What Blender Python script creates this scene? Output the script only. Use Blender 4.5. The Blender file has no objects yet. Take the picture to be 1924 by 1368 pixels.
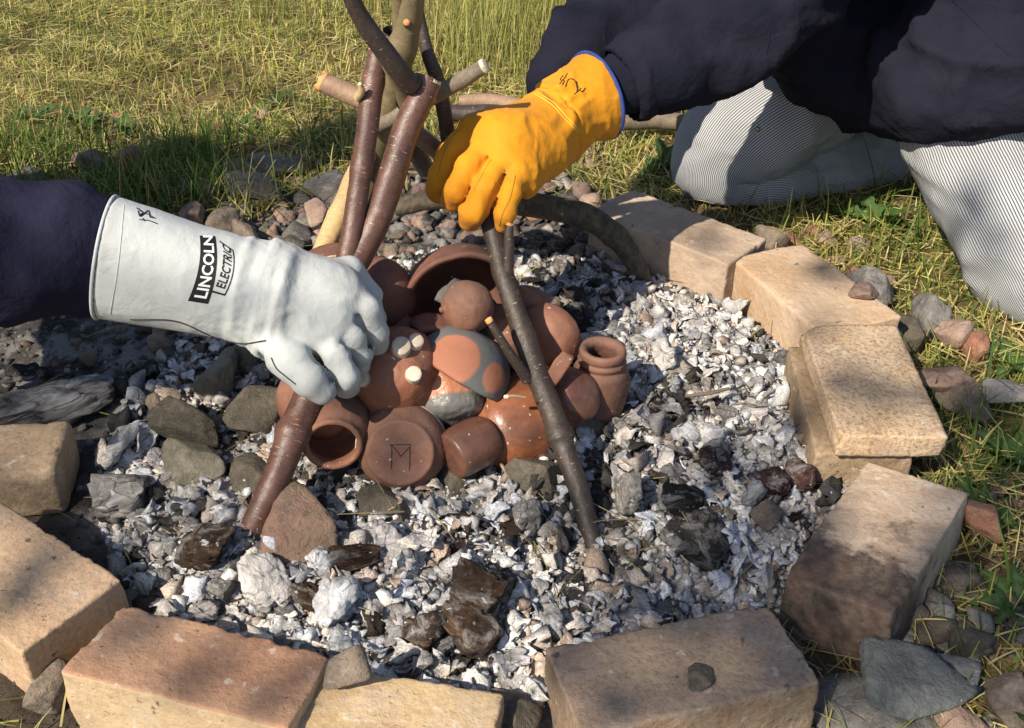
import bpy, bmesh, math, random
import numpy as np
from mathutils import Vector, Matrix
from mathutils.bvhtree import BVHTree

random.seed(7)
RNG = np.random.default_rng(11)
scene = bpy.context.scene
COL = scene.collection

# ------------------------------------------------------------------ camera
PITCH = math.radians(35.2)
CAM_H = 0.874
FPX = 2100.0
camd = bpy.data.cameras.new('camera')
camd.sensor_fit = 'HORIZONTAL'
camd.sensor_width = 36.0
camd.lens = FPX / 1924.0 * 36.0
camd.clip_start = 0.02
camd.clip_end = 400.0
cam = bpy.data.objects.new('camera', camd)
cam.location = (0, 0, CAM_H)
cam.rotation_euler = (math.radians(90) - PITCH, 0, 0)
COL.objects.link(cam)
scene.camera = cam

# ------------------------------------------------------------------ light
SUN_EL = math.radians(43.0)
SUN_H = np.array([-0.66, -0.75])                 # the sun stands behind the viewer's left shoulder
SUN_H = SUN_H / np.linalg.norm(SUN_H)
SUN_DIR = np.array([SUN_H[0] * math.cos(SUN_EL), SUN_H[1] * math.cos(SUN_EL), math.sin(SUN_EL)])
sund = bpy.data.lights.new('sun', 'SUN')
sund.energy = 5.0
sund.angle = math.radians(0.53)
sund.color = (1.0, 0.885, 0.725)
sun = bpy.data.objects.new('sun', sund)
sun.rotation_euler = Vector((-SUN_DIR[0], -SUN_DIR[1], -SUN_DIR[2])).to_track_quat('-Z', 'Y').to_euler()
sun.location = (-4, -4, 6)
COL.objects.link(sun)
world = bpy.data.worlds.new('World')
scene.world = world
world.use_nodes = True
wn = world.node_tree
bg = wn.nodes['Background']
sky = wn.nodes.new('ShaderNodeTexSky')
sky.sky_type = 'NISHITA'
sky.sun_disc = False
sky.sun_elevation = SUN_EL
sky.sun_rotation = math.atan2(SUN_H[0], SUN_H[1])
wn.links.new(sky.outputs[0], bg.inputs[0])
bg.inputs[1].default_value = 0.09
scene.view_settings.view_transform = 'Standard'
scene.view_settings.look = 'None'
scene.view_settings.exposure = 0.62
scene.view_settings.gamma = 1.0
scene.cycles.max_bounces = 6
scene.cycles.diffuse_bounces = 3
scene.cycles.glossy_bounces = 2
scene.cycles.transmission_bounces = 2
scene.cycles.transparent_max_bounces = 4
scene.cycles.use_denoising = True

# ------------------------------------------------------------------ survey: photo measurements to places
CP, SP = math.cos(PITCH), math.sin(PITCH)
R_, U_, T_ = np.array([1., 0, 0]), np.array([0, SP, CP]), np.array([0, -CP, SP])   # right, up, towards the viewer

def P(px, py, y=None, z=None):
    u, v = (px - 962) / FPX, (py - 684) / FPX
    d = np.array([u, CP - v * SP, -SP - v * CP])
    t = y / d[1] if y is not None else (z - CAM_H) / d[2]
    return np.array([0, 0, CAM_H]) + d * t

def pxm(pt):
    """pixels per metre at a place"""
    return FPX / (pt[1] * CP - (pt[2] - CAM_H) * SP)

def vdir(r, u, t):
    a = r * R_ + u * U_ + t * T_
    return a / np.linalg.norm(a)

# ------------------------------------------------------------------ noise
def _hash(ix, iy, iz, seed):
    h = (ix * 374761393 + iy * 668265263 + iz * 2147483647 + seed * 974634777) & 0xFFFFFFFF
    h = ((h ^ (h >> 13)) * 1274126177) & 0xFFFFFFFF
    h = ((h ^ (h >> 16)) * 2246822519) & 0xFFFFFFFF
    return ((h ^ (h >> 15)) & 0xFFFF) / 32767.5 - 1.0

def vnoise(p, freq, seed=0):
    q = np.asarray(p, float) * freq
    i = np.floor(q).astype(np.int64)
    f = q - i
    f = f * f * (3 - 2 * f)
    x, y, z = i[:, 0], i[:, 1], i[:, 2]
    r = 0
    for dx in (0, 1):
        wx = f[:, 0] if dx else 1 - f[:, 0]
        for dy in (0, 1):
            wy = f[:, 1] if dy else 1 - f[:, 1]
            for dz in (0, 1):
                wz = f[:, 2] if dz else 1 - f[:, 2]
                r = r + wx * wy * wz * _hash(x + dx, y + dy, z + dz, seed)
    return r

def fbm(p, freq, octv=4, seed=0, gain=0.5, ridged=False):
    r, a, tot = 0, 1.0, 0
    for k in range(octv):
        n = vnoise(p, freq * 2.03 ** k, seed + 17 * k)
        if ridged:
            n = 1 - 2 * np.abs(n)
        r = r + a * n
        tot += a
        a *= gain
    return r / tot

# ------------------------------------------------------------------ mesh helpers
def mesh(name, v, f, mat=None, smooth=True, uv=None, col=None):
    me = bpy.data.meshes.new(name)
    v = np.asarray(v, float)
    me.vertices.add(len(v))
    me.vertices.foreach_set('co', v.ravel())
    if isinstance(f, np.ndarray):
        n = f.shape[1]
        ls = np.arange(len(f)) * n
        flat = f.ravel()
        me.loops.add(len(flat))
        me.loops.foreach_set('vertex_index', flat.astype(np.int32))
        me.polygons.add(len(f))
        me.polygons.foreach_set('loop_start', ls.astype(np.int32))
    else:
        flat = np.concatenate([np.asarray(q) for q in f])
        cnt = np.array([len(q) for q in f])
        ls = np.concatenate([[0], np.cumsum(cnt)[:-1]])
        me.loops.add(len(flat))
        me.loops.foreach_set('vertex_index', flat.astype(np.int32))
        me.polygons.add(len(cnt))
        me.polygons.foreach_set('loop_start', ls.astype(np.int32))
    me.update(calc_edges=True)
    me.validate()
    if uv is not None:
        l = me.uv_layers.new(name='UVMap')
        l.data.foreach_set('uv', np.asarray(uv, np.float32).ravel())
    if col is not None:
        c = np.asarray(col, np.float32)
        if c.shape[1] == 3:
            c = np.concatenate([c, np.ones((len(c), 1), np.float32)], 1)
        a = me.color_attributes.new('col', 'FLOAT_COLOR', 'POINT')
        a.data.foreach_set('color', c.ravel())
    if smooth:
        me.polygons.foreach_set('use_smooth', np.ones(len(me.polygons), bool))
    if mat is not None:
        me.materials.append(mat)
    return me

def link(name, data, parent=None, loc=None, M=None):
    o = bpy.data.objects.new(name, data)
    COL.objects.link(o)
    if parent is not None:
        o.parent = parent
    if M is not None:
        o.matrix_local = Matrix(M)
    elif loc is not None:
        o.location = loc
    return o

def tag(o, label=None, cat=None, group=None, kind=None):
    if label: o['label'] = label
    if cat: o['category'] = cat
    if group: o['group'] = group
    if kind: o['kind'] = kind
    return o

def empty(name, loc=(0, 0, 0)):
    o = bpy.data.objects.new(name, None)
    o.empty_display_size = 0.05
    COL.objects.link(o)
    o.location = loc
    return o

def vnormals(v, f):
    f = np.asarray(f)
    a, b, c = v[f[:, 0]], v[f[:, 1]], v[f[:, 2]]
    fn = np.cross(b - a, c - a)
    if f.shape[1] == 4:
        d = v[f[:, 3]]
        fn = fn + np.cross(c - a, d - a)
    n = np.zeros_like(v)
    for k in range(f.shape[1]):
        np.add.at(n, f[:, k], fn)
    return n / (np.linalg.norm(n, axis=1, keepdims=True) + 1e-12)

def frame(axis, hint=(0, 0, 1)):
    a = np.asarray(axis, float)
    a = a / np.linalg.norm(a)
    h = np.asarray(hint, float)
    if abs(a @ h) > 0.95:
        h = np.array([0, 1., 0])
    x = np.cross(h, a)
    x /= np.linalg.norm(x)
    y = np.cross(a, x)
    return np.stack([x, y, a], 1)          # columns

def mat4(R, t):
    M = np.eye(4)
    M[:3, :3] = R
    M[:3, 3] = t
    return M.tolist()

_ico = {}
def ico(sub):
    if sub not in _ico:
        bm = bmesh.new()
        bmesh.ops.create_icosphere(bm, subdivisions=sub, radius=1)
        v = np.array([x.co[:] for x in bm.verts])
        f = np.array([[q.index for q in p.verts] for p in bm.faces])
        bm.free()
        _ico[sub] = (v / np.linalg.norm(v, axis=1, keepdims=True), f)
    return _ico[sub]

def catmull(pts, n):
    """smooth a list of points of any width into n samples"""
    p = np.asarray(pts, float)
    if len(p) == 2:
        t = np.linspace(0, 1, n)[:, None]
        return p[0] * (1 - t) + p[1] * t
    e = np.concatenate([[2 * p[0] - p[1]], p, [2 * p[-1] - p[-2]]])
    L = np.concatenate([[0], np.cumsum(np.linalg.norm(np.diff(p, axis=0), axis=1))])
    s = np.interp(np.linspace(0, L[-1], n), L, np.arange(len(p)))
    k = np.minimum(s.astype(int), len(p) - 2)
    t = (s - k)[:, None]
    a, b, c, d = e[k], e[k + 1], e[k + 2], e[k + 3]
    return 0.5 * (2 * b + (c - a) * t + (2 * a - 5 * b + 4 * c - d) * t ** 2 + (3 * b - a - 3 * c + d) * t ** 3)

def tube(path, rad, nseg=16, cap=True, flat=None, hint=(0, 0, 1), close_uv=True):
    """sweep; rad (n,) or (n,2); returns v, quads, uv per loop"""
    p = np.asarray(path, float)
    n = len(p)
    rad = np.asarray(rad, float)
    if rad.ndim == 1:
        rad = np.stack([rad, rad], 1)
    tg = np.gradient(p, axis=0)
    tg /= np.linalg.norm(tg, axis=1, keepdims=True)
    F = frame(tg[0], hint)
    x = F[:, 0]
    X = [x]
    for k in range(1, n):
        x = X[-1] - tg[k] * (X[-1] @ tg[k])
        X.append(x / np.linalg.norm(x))
    X = np.array(X)
    Y = np.cross(tg, X)
    th = np.arange(nseg) / nseg * 2 * np.pi
    v = p[:, None] + X[:, None] * (np.cos(th)[None, :, None] * rad[:, 0, None, None]) + Y[:, None] * (np.sin(th)[None, :, None] * rad[:, 1, None, None])
    v = v.reshape(-1, 3)
    i, j = np.meshgrid(np.arange(n - 1), np.arange(nseg), indexing='ij')
    j2 = (j + 1) % nseg
    f = np.stack([i * nseg + j, i * nseg + j2, (i + 1) * nseg + j2, (i + 1) * nseg + j], -1).reshape(-1, 4)
    s = np.concatenate([[0], np.cumsum(np.linalg.norm(np.diff(p, axis=0), axis=1))])
    u0, u1 = j / nseg, (j + 1) / nseg
    uv = np.stack([np.stack([u0, s[i]], -1), np.stack([u1, s[i]], -1), np.stack([u1, s[i + 1]], -1), np.stack([u0, s[i + 1]], -1)], 2).reshape(-1, 2)
    return v, f, uv

# ------------------------------------------------------------------ distance fields for soft continuous bodies
def surfnets(F, o, h):
    s = F < 0
    nx, ny, nz = F.shape
    acc = np.zeros((nx - 1, ny - 1, nz - 1, 3), np.float32)
    cnt = np.zeros((nx - 1, ny - 1, nz - 1), np.float32)
    corners = [(a, b, c) for a in (0, 1) for b in (0, 1) for c in (0, 1)]
    def cut(c):
        return (slice(c[0], nx - 1 + c[0]), slice(c[1], ny - 1 + c[1]), slice(c[2], nz - 1 + c[2]))
    for a in corners:
        for ax in range(3):
            if a[ax]: continue
            b = list(a); b[ax] = 1
            fa, fb = F[cut(a)], F[cut(b)]
            m = (fa < 0) != (fb < 0)
            t = np.where(m, fa / np.where(fa == fb, 1, fa - fb), 0)
            for k in range(3):
                acc[..., k] += np.where(m, a[k] + (t if k == ax else 0), 0)
            cnt += m
    m = cnt > 0
    idx = -np.ones(cnt.shape, np.int64)
    idx[m] = np.arange(m.sum())
    ijk = np.argwhere(m)
    v = (ijk + acc[m] / cnt[m][:, None]) * h + np.asarray(o)
    quads = []
    for ax in range(3):
        sl = [slice(1, -1)] * 3
        sl[ax] = slice(0, -1)
        sa = s[tuple(sl)]
        sl2 = list(sl); sl2[ax] = slice(1, None)
        sb = s[tuple(sl2)]
        e = np.argwhere(sa != sb)
        flip = sa[sa != sb]
        off = np.array([1, 1, 1]); off[ax] = 0
        e = e + off
        o1, o2 = (ax + 1) % 3, (ax + 2) % 3
        def cell(d1, d2):
            q = e.copy(); q[:, o1] -= d1; q[:, o2] -= d2
            return idx[q[:, 0], q[:, 1], q[:, 2]]
        q = np.stack([cell(1, 1), cell(0, 1), cell(0, 0), cell(1, 0)], 1)
        q[~flip] = q[~flip][:, ::-1]
        quads.append(q)
    return v, np.concatenate(quads)

def smin(a, b, k):
    h = np.clip(0.5 + 0.5 * (b - a) / k, 0, 1)
    return b * (1 - h) + a * h - k * h * (1 - h)

class Field:
    def __init__(s, lo, hi, h):
        s.o = np.asarray(lo, float); s.h = h
        n = np.ceil((np.asarray(hi) - s.o) / h).astype(int) + 1
        ax = [s.o[k] + h * np.arange(n[k]) for k in range(3)]
        s.G = np.stack(np.meshgrid(*ax, indexing='ij'), -1)
        s.shape = tuple(n)
    def cone(s, a, b, ra, rb):
        a = np.asarray(a, float); b = np.asarray(b, float)
        ab = b - a
        pa = s.G - a
        t = np.clip((pa @ ab) / (ab @ ab), 0, 1)
        d = np.linalg.norm(pa - t[..., None] * ab, axis=-1)
        return d - (ra + (rb - ra) * t)
    def chain(s, pts, r, k=0.0):
        d = None
        for i in range(len(pts) - 1):
            c = s.cone(pts[i], pts[i + 1], r[i], r[i + 1])
            d = c if d is None else (smin(d, c, k) if k else np.minimum(d, c))
        return d
    def ell(s, c, R, rad):
        q = (s.G - np.asarray(c)) @ np.asarray(R) / np.asarray(rad)
        return (np.linalg.norm(q, axis=-1) - 1) * min(rad)
    def plane(s, p, n):
        n = np.asarray(n, float); n = n / np.linalg.norm(n)
        return (s.G - np.asarray(p)) @ n
    def eloft(s, a, b, w, ra, rb, clampt=True):
        """elliptic loft from a to b; w the wide direction; ra, rb = (wide, thick)"""
        a = np.asarray(a, float); ab = np.asarray(b, float) - a
        L = np.linalg.norm(ab); ax = ab / L
        w = np.asarray(w, float); w = w - ax * (w @ ax); w /= np.linalg.norm(w)
        th = np.cross(ax, w)
        pa = s.G - a
        tt = np.clip((pa @ ax) / L, 0, 1)
        A = ra[0] + (rb[0] - ra[0]) * tt
        B = ra[1] + (rb[1] - ra[1]) * tt
        e = np.sqrt(((pa @ w) / A) ** 2 + ((pa @ th) / B) ** 2)
        g = np.sqrt(((pa @ w) / A ** 2) ** 2 + ((pa @ th) / B ** 2) ** 2) + 1e-9
        side = e * (e - 1) / g
        side = np.where(e < 0.3, -np.minimum(A, B) * 0.7, side)
        cap = np.abs((pa @ ax) - L / 2) - L / 2
        return np.maximum(side, cap)
    def build(s, d):
        return surfnets(d.astype(np.float32), s.o, s.h)

def relax(v, f, it=2, lam=0.5):
    f = np.asarray(f)
    e = np.concatenate([f[:, [k, (k + 1) % f.shape[1]]] for k in range(f.shape[1])])
    e = np.concatenate([e, e[:, ::-1]])
    deg = np.bincount(e[:, 0], minlength=len(v)).astype(float)[:, None]
    for _ in range(it):
        s = np.zeros_like(v)
        np.add.at(s, e[:, 0], v[e[:, 1]])
        v = v + lam * (s / np.maximum(deg, 1) - v)
    return v
# ------------------------------------------------------------------ procedural materials
class NT:
    def __init__(s, name):
        s.m = bpy.data.materials.new(name)
        s.m.use_nodes = True
        s.t = s.m.node_tree
        s.b = s.t.nodes['Principled BSDF']
        s.tc = s.t.nodes.new('ShaderNodeTexCoord')
        s.L = s.t.links.new
        s._oi = None
    def nd(s, typ): return s.t.nodes.new(typ)
    def put(s, sock, v):
        if hasattr(v, 'is_linked'): s.L(v, sock)
        elif isinstance(v, (tuple, list)):
            sock.default_value = (*v, 1.0) if len(v) == 3 and sock.type == 'RGBA' else v
        else: sock.default_value = v
    @property
    def obj(s):
        """object coordinates shifted by a per-object random amount so that copies differ"""
        if s._oi is None:
            oi = s.nd('ShaderNodeObjectInfo')
            m = s.nd('ShaderNodeVectorMath'); m.operation = 'SCALE'
            m.inputs[0].default_value = (3.1, 7.7, 5.3)
            s.L(oi.outputs['Random'], m.inputs['Scale'])
            a = s.nd('ShaderNodeVectorMath'); a.operation = 'ADD'
            s.L(s.tc.outputs['Object'], a.inputs[0]); s.L(m.outputs[0], a.inputs[1])
            s._oi = a.outputs[0]; s.rand = oi.outputs['Random']
        return s._oi
    @property
    def raw(s): return s.tc.outputs['Object']
    def scaled(s, vec, sc):
        m = s.nd('ShaderNodeMapping'); s.L(vec, m.inputs[0]); m.inputs['Scale'].default_value = sc
        return m.outputs[0]
    def noise(s, scale, detail=4, rough=0.55, dist=0.0, vec=None):
        n = s.nd('ShaderNodeTexNoise')
        n.inputs['Scale'].default_value = scale; n.inputs['Detail'].default_value = detail
        n.inputs['Roughness'].default_value = rough; n.inputs['Distortion'].default_value = dist
        s.L(vec if vec is not None else s.obj, n.inputs['Vector'])
        return n.outputs['Fac']
    def vor(s, scale, feature='F1', vec=None, out='Distance', rnd=1.0):
        n = s.nd('ShaderNodeTexVoronoi'); n.feature = feature
        n.inputs['Scale'].default_value = scale; n.inputs['Randomness'].default_value = rnd
        s.L(vec if vec is not None else s.obj, n.inputs['Vector'])
        return n.outputs[out]
    def ramp(s, fac, stops, interp='LINEAR'):
        r = s.nd('ShaderNodeValToRGB'); cr = r.color_ramp; cr.interpolation = interp
        while len(cr.elements) < len(stops): cr.elements.new(0.5)
        for e, (p, c) in zip(cr.elements, stops):
            e.position = p
            e.color = (c, c, c, 1) if not isinstance(c, (tuple, list)) else (*c, 1)
        s.L(fac, r.inputs[0]); return r.outputs[0]
    def mix(s, f, a, b, mode='MIX'):
        n = s.nd('ShaderNodeMix'); n.data_type = 'RGBA'; n.blend_type = mode
        s.put(n.inputs['Factor'], f); s.put(n.inputs[6], a); s.put(n.inputs[7], b)
        return n.outputs[2]
    def math(s, op, a, b=0.0, clamp=False):
        n = s.nd('ShaderNodeMath'); n.operation = op; n.use_clamp = clamp
        s.put(n.inputs[0], a); s.put(n.inputs[1], b); return n.outputs[0]
    def bump(s, h, strength=0.5, dist=0.002, nrm=None):
        n = s.nd('ShaderNodeBump'); n.inputs['Strength'].default_value = strength
        n.inputs['Distance'].default_value = dist; s.L(h, n.inputs['Height'])
        if nrm is not None: s.L(nrm, n.inputs['Normal'])
        return n.outputs[0]
    def attr(s, name, out='Color'):
        n = s.nd('ShaderNodeAttribute'); n.attribute_name = name; return n.outputs[out]
    def sep(s, vec):
        n = s.nd('ShaderNodeSeparateXYZ'); s.L(vec, n.inputs[0]); return n.outputs
    def hsv(s, col, h=0.5, sa=1.0, v=1.0):
        n = s.nd('ShaderNodeHueSaturation'); s.put(n.inputs['Hue'], h); s.put(n.inputs['Saturation'], sa)
        s.put(n.inputs['Value'], v); s.put(n.inputs['Color'], col); return n.outputs[0]
    def done(s, base, rough=0.8, nrm=None, spec=0.3, sheen=0.0, **kw):
        s.put(s.b.inputs['Base Color'], base); s.put(s.b.inputs['Roughness'], rough)
        s.b.inputs['Specular IOR Level'].default_value = spec
        s.b.inputs['Sheen Weight'].default_value = sheen
        if nrm is not None: s.L(nrm, s.b.inputs['Normal'])
        for k, v in kw.items(): s.put(s.b.inputs[k.replace('_', ' ')], v)
        return s.m

def brick_mat(name, a, b, c, speck=0.25, mottle=9, grain=180, top=None, soot=False, pits=0.5):
    n = NT(name)
    m = n.noise(mottle, 6, 0.6, 0.4)
    col = n.ramp(m, [(0.3, a), (0.5, b), (0.7, c)])
    if top:                                   # the fired skin of the upper face differs from the broken sides
        z = n.sep(n.tc.outputs['Normal'])[2]
        w = n.math('ADD', z, n.math('MULTIPLY', n.math('SUBTRACT', n.noise(25, 4), 0.5), 0.7))
        col = n.mix(n.ramp(w, [(0.45, 0.0), (0.65, 1.0)]), col, n.ramp(n.noise(14, 5), [(0.3, top[0]), (0.7, top[1])]))
    f = n.noise(grain, 3, 0.7)
    col = n.mix(n.math('MULTIPLY', n.ramp(f, [(0.35, 1.0), (0.55, 0.0)]), speck), col, (0.09, 0.065, 0.045))
    blot = n.ramp(n.noise(38, 3, 0.6, 0.8), [(0.62, 0.0), (0.70, 1.0)])
    col = n.mix(n.math('MULTIPLY', blot, 0.35), col, (0.34, 0.17, 0.11))
    st = n.ramp(n.noise(6.5, 6, 0.68, 0.9), [(0.50, 0.0), (0.68, 0.42)])            # smoky grey-brown staining
    col = n.mix(st, col, (0.15, 0.12, 0.095))
    dk = n.ramp(n.noise(75, 3, 0.6), [(0.27, 0.75), (0.34, 0.0)])                    # iron specks and pits
    col = n.mix(dk, col, (0.06, 0.04, 0.03))
    chips = n.ramp(n.noise(60, 2, 0.5), [(0.68, 0.0), (0.72, 1.0)])
    col = n.mix(n.math('MULTIPLY', chips, 0.6), col, (0.52, 0.46, 0.38))
    ash = n.ramp(n.noise(20, 6, 0.7), [(0.55, 0.0), (0.8, 0.6)])
    col = n.mix(ash, col, (0.42, 0.38, 0.33))
    if soot:
        xyz = n.sep(n.raw)
        s1 = n.math('ADD', n.math('MULTIPLY', xyz[0], -9.0), n.math('MULTIPLY', n.math('SUBTRACT', n.noise(16, 5, 0.65), 0.5), 2.4))
        w = n.ramp(s1, [(0.02, 0.0), (0.34, 0.93)])
        w2 = n.mix(1.0, w, n.ramp(n.noise(90, 4, 0.7), [(0.3, 0.72), (0.6, 1.0)]), 'MULTIPLY')
        col = n.mix(w2, col, n.ramp(n.noise(30, 4), [(0.35, (0.022, 0.019, 0.018)), (0.7, (0.10, 0.06, 0.045))]))
    pit = n.ramp(n.vor(95), [(0.0, 0.0), (0.22, 1.0)])
    pitm = n.ramp(n.noise(45, 2), [(0.5, 1.0), (0.62, 0.0)])
    h = n.math('MAXIMUM', pit, pitm)
    nr = n.bump(h, 0.7 * pits, 0.003)
    nr = n.bump(f, 0.7, 0.0018, nr)
    nr = n.bump(n.noise(30, 7, 0.72), 0.45, 0.005, nr)
    return n.done(col, 0.92, nr, 0.2)

def clay_mat(name, a, b, rough=0.75, dust=0.25, spec=0.3, streak=False, dark=0.0):
    n = NT(name)
    k_ = a[1] / a[0]
    a = tuple(x * (.80 if k_ < .55 else .95) for x in a); b = tuple(x * (.80 if k_ < .55 else .95) for x in b)
    col = n.ramp(n.noise(22, 5, 0.6, 0.5), [(0.3, a), (0.7, b)])
    if streak:
        v = n.scaled(n.obj, (30, 30, 8))
        col = n.mix(n.ramp(n.noise(2.0, 5, 0.65, 0.6, v), [(0.35, 0.0), (0.7, 0.75)]), col, (a[0] * 0.38, a[1] * 0.33, a[2] * 0.32))
    if dark:
        col = n.mix(n.math('MULTIPLY', n.ramp(n.noise(9, 3), [(0.45, 0.0), (0.65, 1.0)]), dark), col, (0.07, 0.045, 0.035))
    cloud = n.ramp(n.noise(16, 5, 0.62, 0.7), [(0.46, 0.0), (0.72, 0.62)])          # fire clouds from the smoky firing
    col = n.mix(cloud, col, (0.06, 0.042, 0.036))
    up_ = n.ramp(n.math('ADD', n.sep(n.nd('ShaderNodeNewGeometry').outputs['Normal'])[2], n.math('MULTIPLY', n.noise(70, 5, 0.7), 0.9)), [(0.75, 0.0), (0.98, 0.28)])
    col = n.mix(n.math('MULTIPLY', up_, 0.22 if rough > 0.5 else 0.05), col, (0.40, 0.33, 0.28))   # settled ash dust
    sp = n.ramp(n.noise(120, 2, 0.5), [(0.71, 0.0), (0.74, 1.0)])
    col = n.mix(n.math('MULTIPLY', sp, 0.7), col, (0.6, 0.5, 0.42))
    col = n.mix(n.math('MULTIPLY', n.ramp(n.noise(45, 5, 0.7), [(0.45, 0.0), (0.8, 1.0)]), dust * 0.6), col, (0.42, 0.28, 0.21))
    col = n.mix(n.math('MULTIPLY', n.ramp(n.noise(13, 4, 0.6, 0.5), [(0.35, 1.0), (0.6, 0.0)]), 0.3), col, (a[0] * .5, a[1] * .45, a[2] * .45))
    nr = n.bump(n.noise(260, 4, 0.65), 0.4 if rough > 0.5 else 0.08, 0.0015)
    nr = n.bump(n.noise(45, 4, 0.6), 0.35, 0.004, nr)
    r = n.ramp(n.noise(30, 4), [(0.3, rough * 0.8), (0.7, min(1, rough * 1.2))])
    return n.done(col, r, nr, spec)

def bark_mat(name, a, b, lent=(0.42, 0.31, 0.22), gloss=0.42, lentw=1.0, moss=0.0, rough_bump=0.5):
    """UV: x round the stem 0..1, y metres along it"""
    n = NT(name)
    uv = n.tc.outputs['UV']
    v1 = n.scaled(uv, (2.5, 30, 1))
    col = n.ramp(n.noise(1.6, 5, 0.65, 0.8, v1), [(0.3, a), (0.72, b)])
    v2 = n.scaled(uv, (9, 520, 1))
    rings = n.noise(1.0, 3, 0.6, 0.2, v2)
    col = n.mix(n.math('MULTIPLY', n.ramp(rings, [(0.4, 0.0), (0.7, 1.0)]), 0.35), col, tuple(x * 1.7 for x in b))
    v3 = n.scaled(uv, (3.6, 230, 1))
    L = n.nd('ShaderNodeTexVoronoi'); L.inputs['Scale'].default_value = 1.0; n.L(v3, L.inputs['Vector'])
    lm = n.ramp(L.outputs['Distance'], [(0.12, 1.0), (0.19, 0.0)])
    lm = n.math('MULTIPLY', lm, n.ramp(n.noise(6, 1, vec=n.scaled(uv, (5, 60, 1))), [(0.45, 0.0), (0.52, lentw)]))
    col = n.mix(lm, col, lent)
    if moss:
        col = n.mix(n.math('MULTIPLY', n.ramp(n.noise(5, 4, vec=n.scaled(uv, (1.5, 14, 1))), [(0.4, 0.0), (0.65, 1.0)]), moss), col, (0.16, 0.14, 0.075))
    fine = n.noise(1.0, 4, 0.7, 0.3, n.scaled(uv, (55, 700, 1)))
    nr = n.bump(rings, 0.35 * rough_bump * 2, 0.0012)
    nr = n.bump(fine, 0.5 * rough_bump * 2, 0.0007, nr)
    nr = n.bump(n.noise(2.0, 4, 0.6, 0.4, n.scaled(uv, (5, 45, 1))), 0.6 * rough_bump, 0.003, nr)
    nr = n.bump(lm, 0.4, 0.001, nr)
    r = n.ramp(n.noise(4, 3, vec=n.scaled(uv, (4, 40, 1))), [(0.3, gloss * 0.8), (0.7, min(1, gloss * 1.35))])
    return n.done(col, r, nr, 0.6, Coat_Weight=0.10 if gloss < 0.45 else 0.0, Coat_Roughness=0.4)

def wood_end_mat(name, a, b):
    n = NT(name)
    d = n.nd('ShaderNodeVectorMath'); d.operation = 'LENGTH'; n.L(n.raw, d.inputs[0])
    w = n.math('SINE', n.math('MULTIPLY', d.outputs['Value'], 2200))
    col = n.ramp(n.math('ADD', n.math('MULTIPLY', w, 0.15), n.noise(120, 4)), [(0.3, a), (0.7, b)])
    return n.done(col, 0.85, n.bump(n.noise(300, 4, 0.7), 0.6, 0.001), 0.2)

def stone_mat(name, a, b, c, lich=0.25, scale=1.0):
    n = NT(name)
    col = n.ramp(n.noise(18 * scale, 6, 0.65, 0.6), [(0.3, a), (0.5, b), (0.7, c)])
    r = n.ramp(n.rand, [(0.0, 0.72), (1.0, 1.28)])
    col = n.mix(1.0, col, r, 'MULTIPLY')
    col = n.mix(n.math('MULTIPLY', n.ramp(n.noise(130, 3, 0.7), [(0.5, 0.0), (0.75, 1.0)]), lich), col, (0.5, 0.47, 0.42))
    col = n.mix(n.math('MULTIPLY', n.ramp(n.noise(26, 5, 0.7), [(0.55, 0.0), (0.75, 1.0)]), lich), col, (0.42, 0.4, 0.37))
    col = n.mix(n.math('MULTIPLY', n.ramp(n.noise(70, 6, 0.75, 0.8), [(0.3, 1.0), (0.5, 0.0)]), 0.55), col, (0.035, 0.03, 0.026))
    nr = n.bump(n.noise(220, 5, 0.75), 0.7, 0.0025)
    nr = n.bump(n.noise(45, 6, 0.7, 0.5), 0.9, 0.009, nr)
    return n.done(col, 0.88, nr, 0.3)

def ash_mat(name, stops, crack=0.8, grain=True):
    n = NT(name)
    v = n.scaled(n.obj, (60, 60, 200)) if grain else n.scaled(n.obj, (90, 90, 90))
    g = n.noise(1.0, 6, 0.72, 0.9, v)
    col = n.ramp(g, stops)
    big = n.noise(35, 3, 0.5)
    col = n.mix(n.ramp(big, [(0.55, 0.0), (0.72, 0.8)]), col, (0.055, 0.05, 0.05))
    t = n.ramp(n.rand, [(0.0, (0.86, 0.92, 1.0)), (0.3, (1.0, 0.97, 0.93)), (0.6, (1.05, 0.97, 0.88)), (0.8, (0.9, 0.86, 0.9)), (1.0, (0.62, 0.62, 0.64))])
    col = n.mix(1.0, col, t, 'MULTIPLY')
    c = n.vor(75, 'DISTANCE_TO_EDGE')
    ck = n.ramp(c, [(0.0, 1.0), (0.05, 0.0)])
    ckm = n.math('MULTIPLY', ck, n.ramp(n.noise(30, 2), [(0.45, 0.0), (0.55, crack)]))
    col = n.mix(ckm, col, (0.03, 0.027, 0.025))
    fl = n.ramp(n.noise(150, 3, 0.65, 0.5), [(0.66, 0.0), (0.70, 1.0)])
    col = n.mix(n.math('MULTIPLY', fl, 0.75), col, (0.55, 0.54, 0.53))
    du = n.ramp(n.noise(60, 6, 0.75, 0.6), [(0.50, 0.0), (0.66, 0.6)])          # pale ash caught in the grain
    col = n.mix(du, col, (0.36, 0.345, 0.33))
    nr = n.bump(ck, -0.5, 0.002)
    nr = n.bump(g, 1.0, 0.005, nr)
    nr = n.bump(n.noise(420, 3, 0.7), 0.5, 0.0008, nr)
    return n.done(col, 0.97, nr, 0.08)

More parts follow.
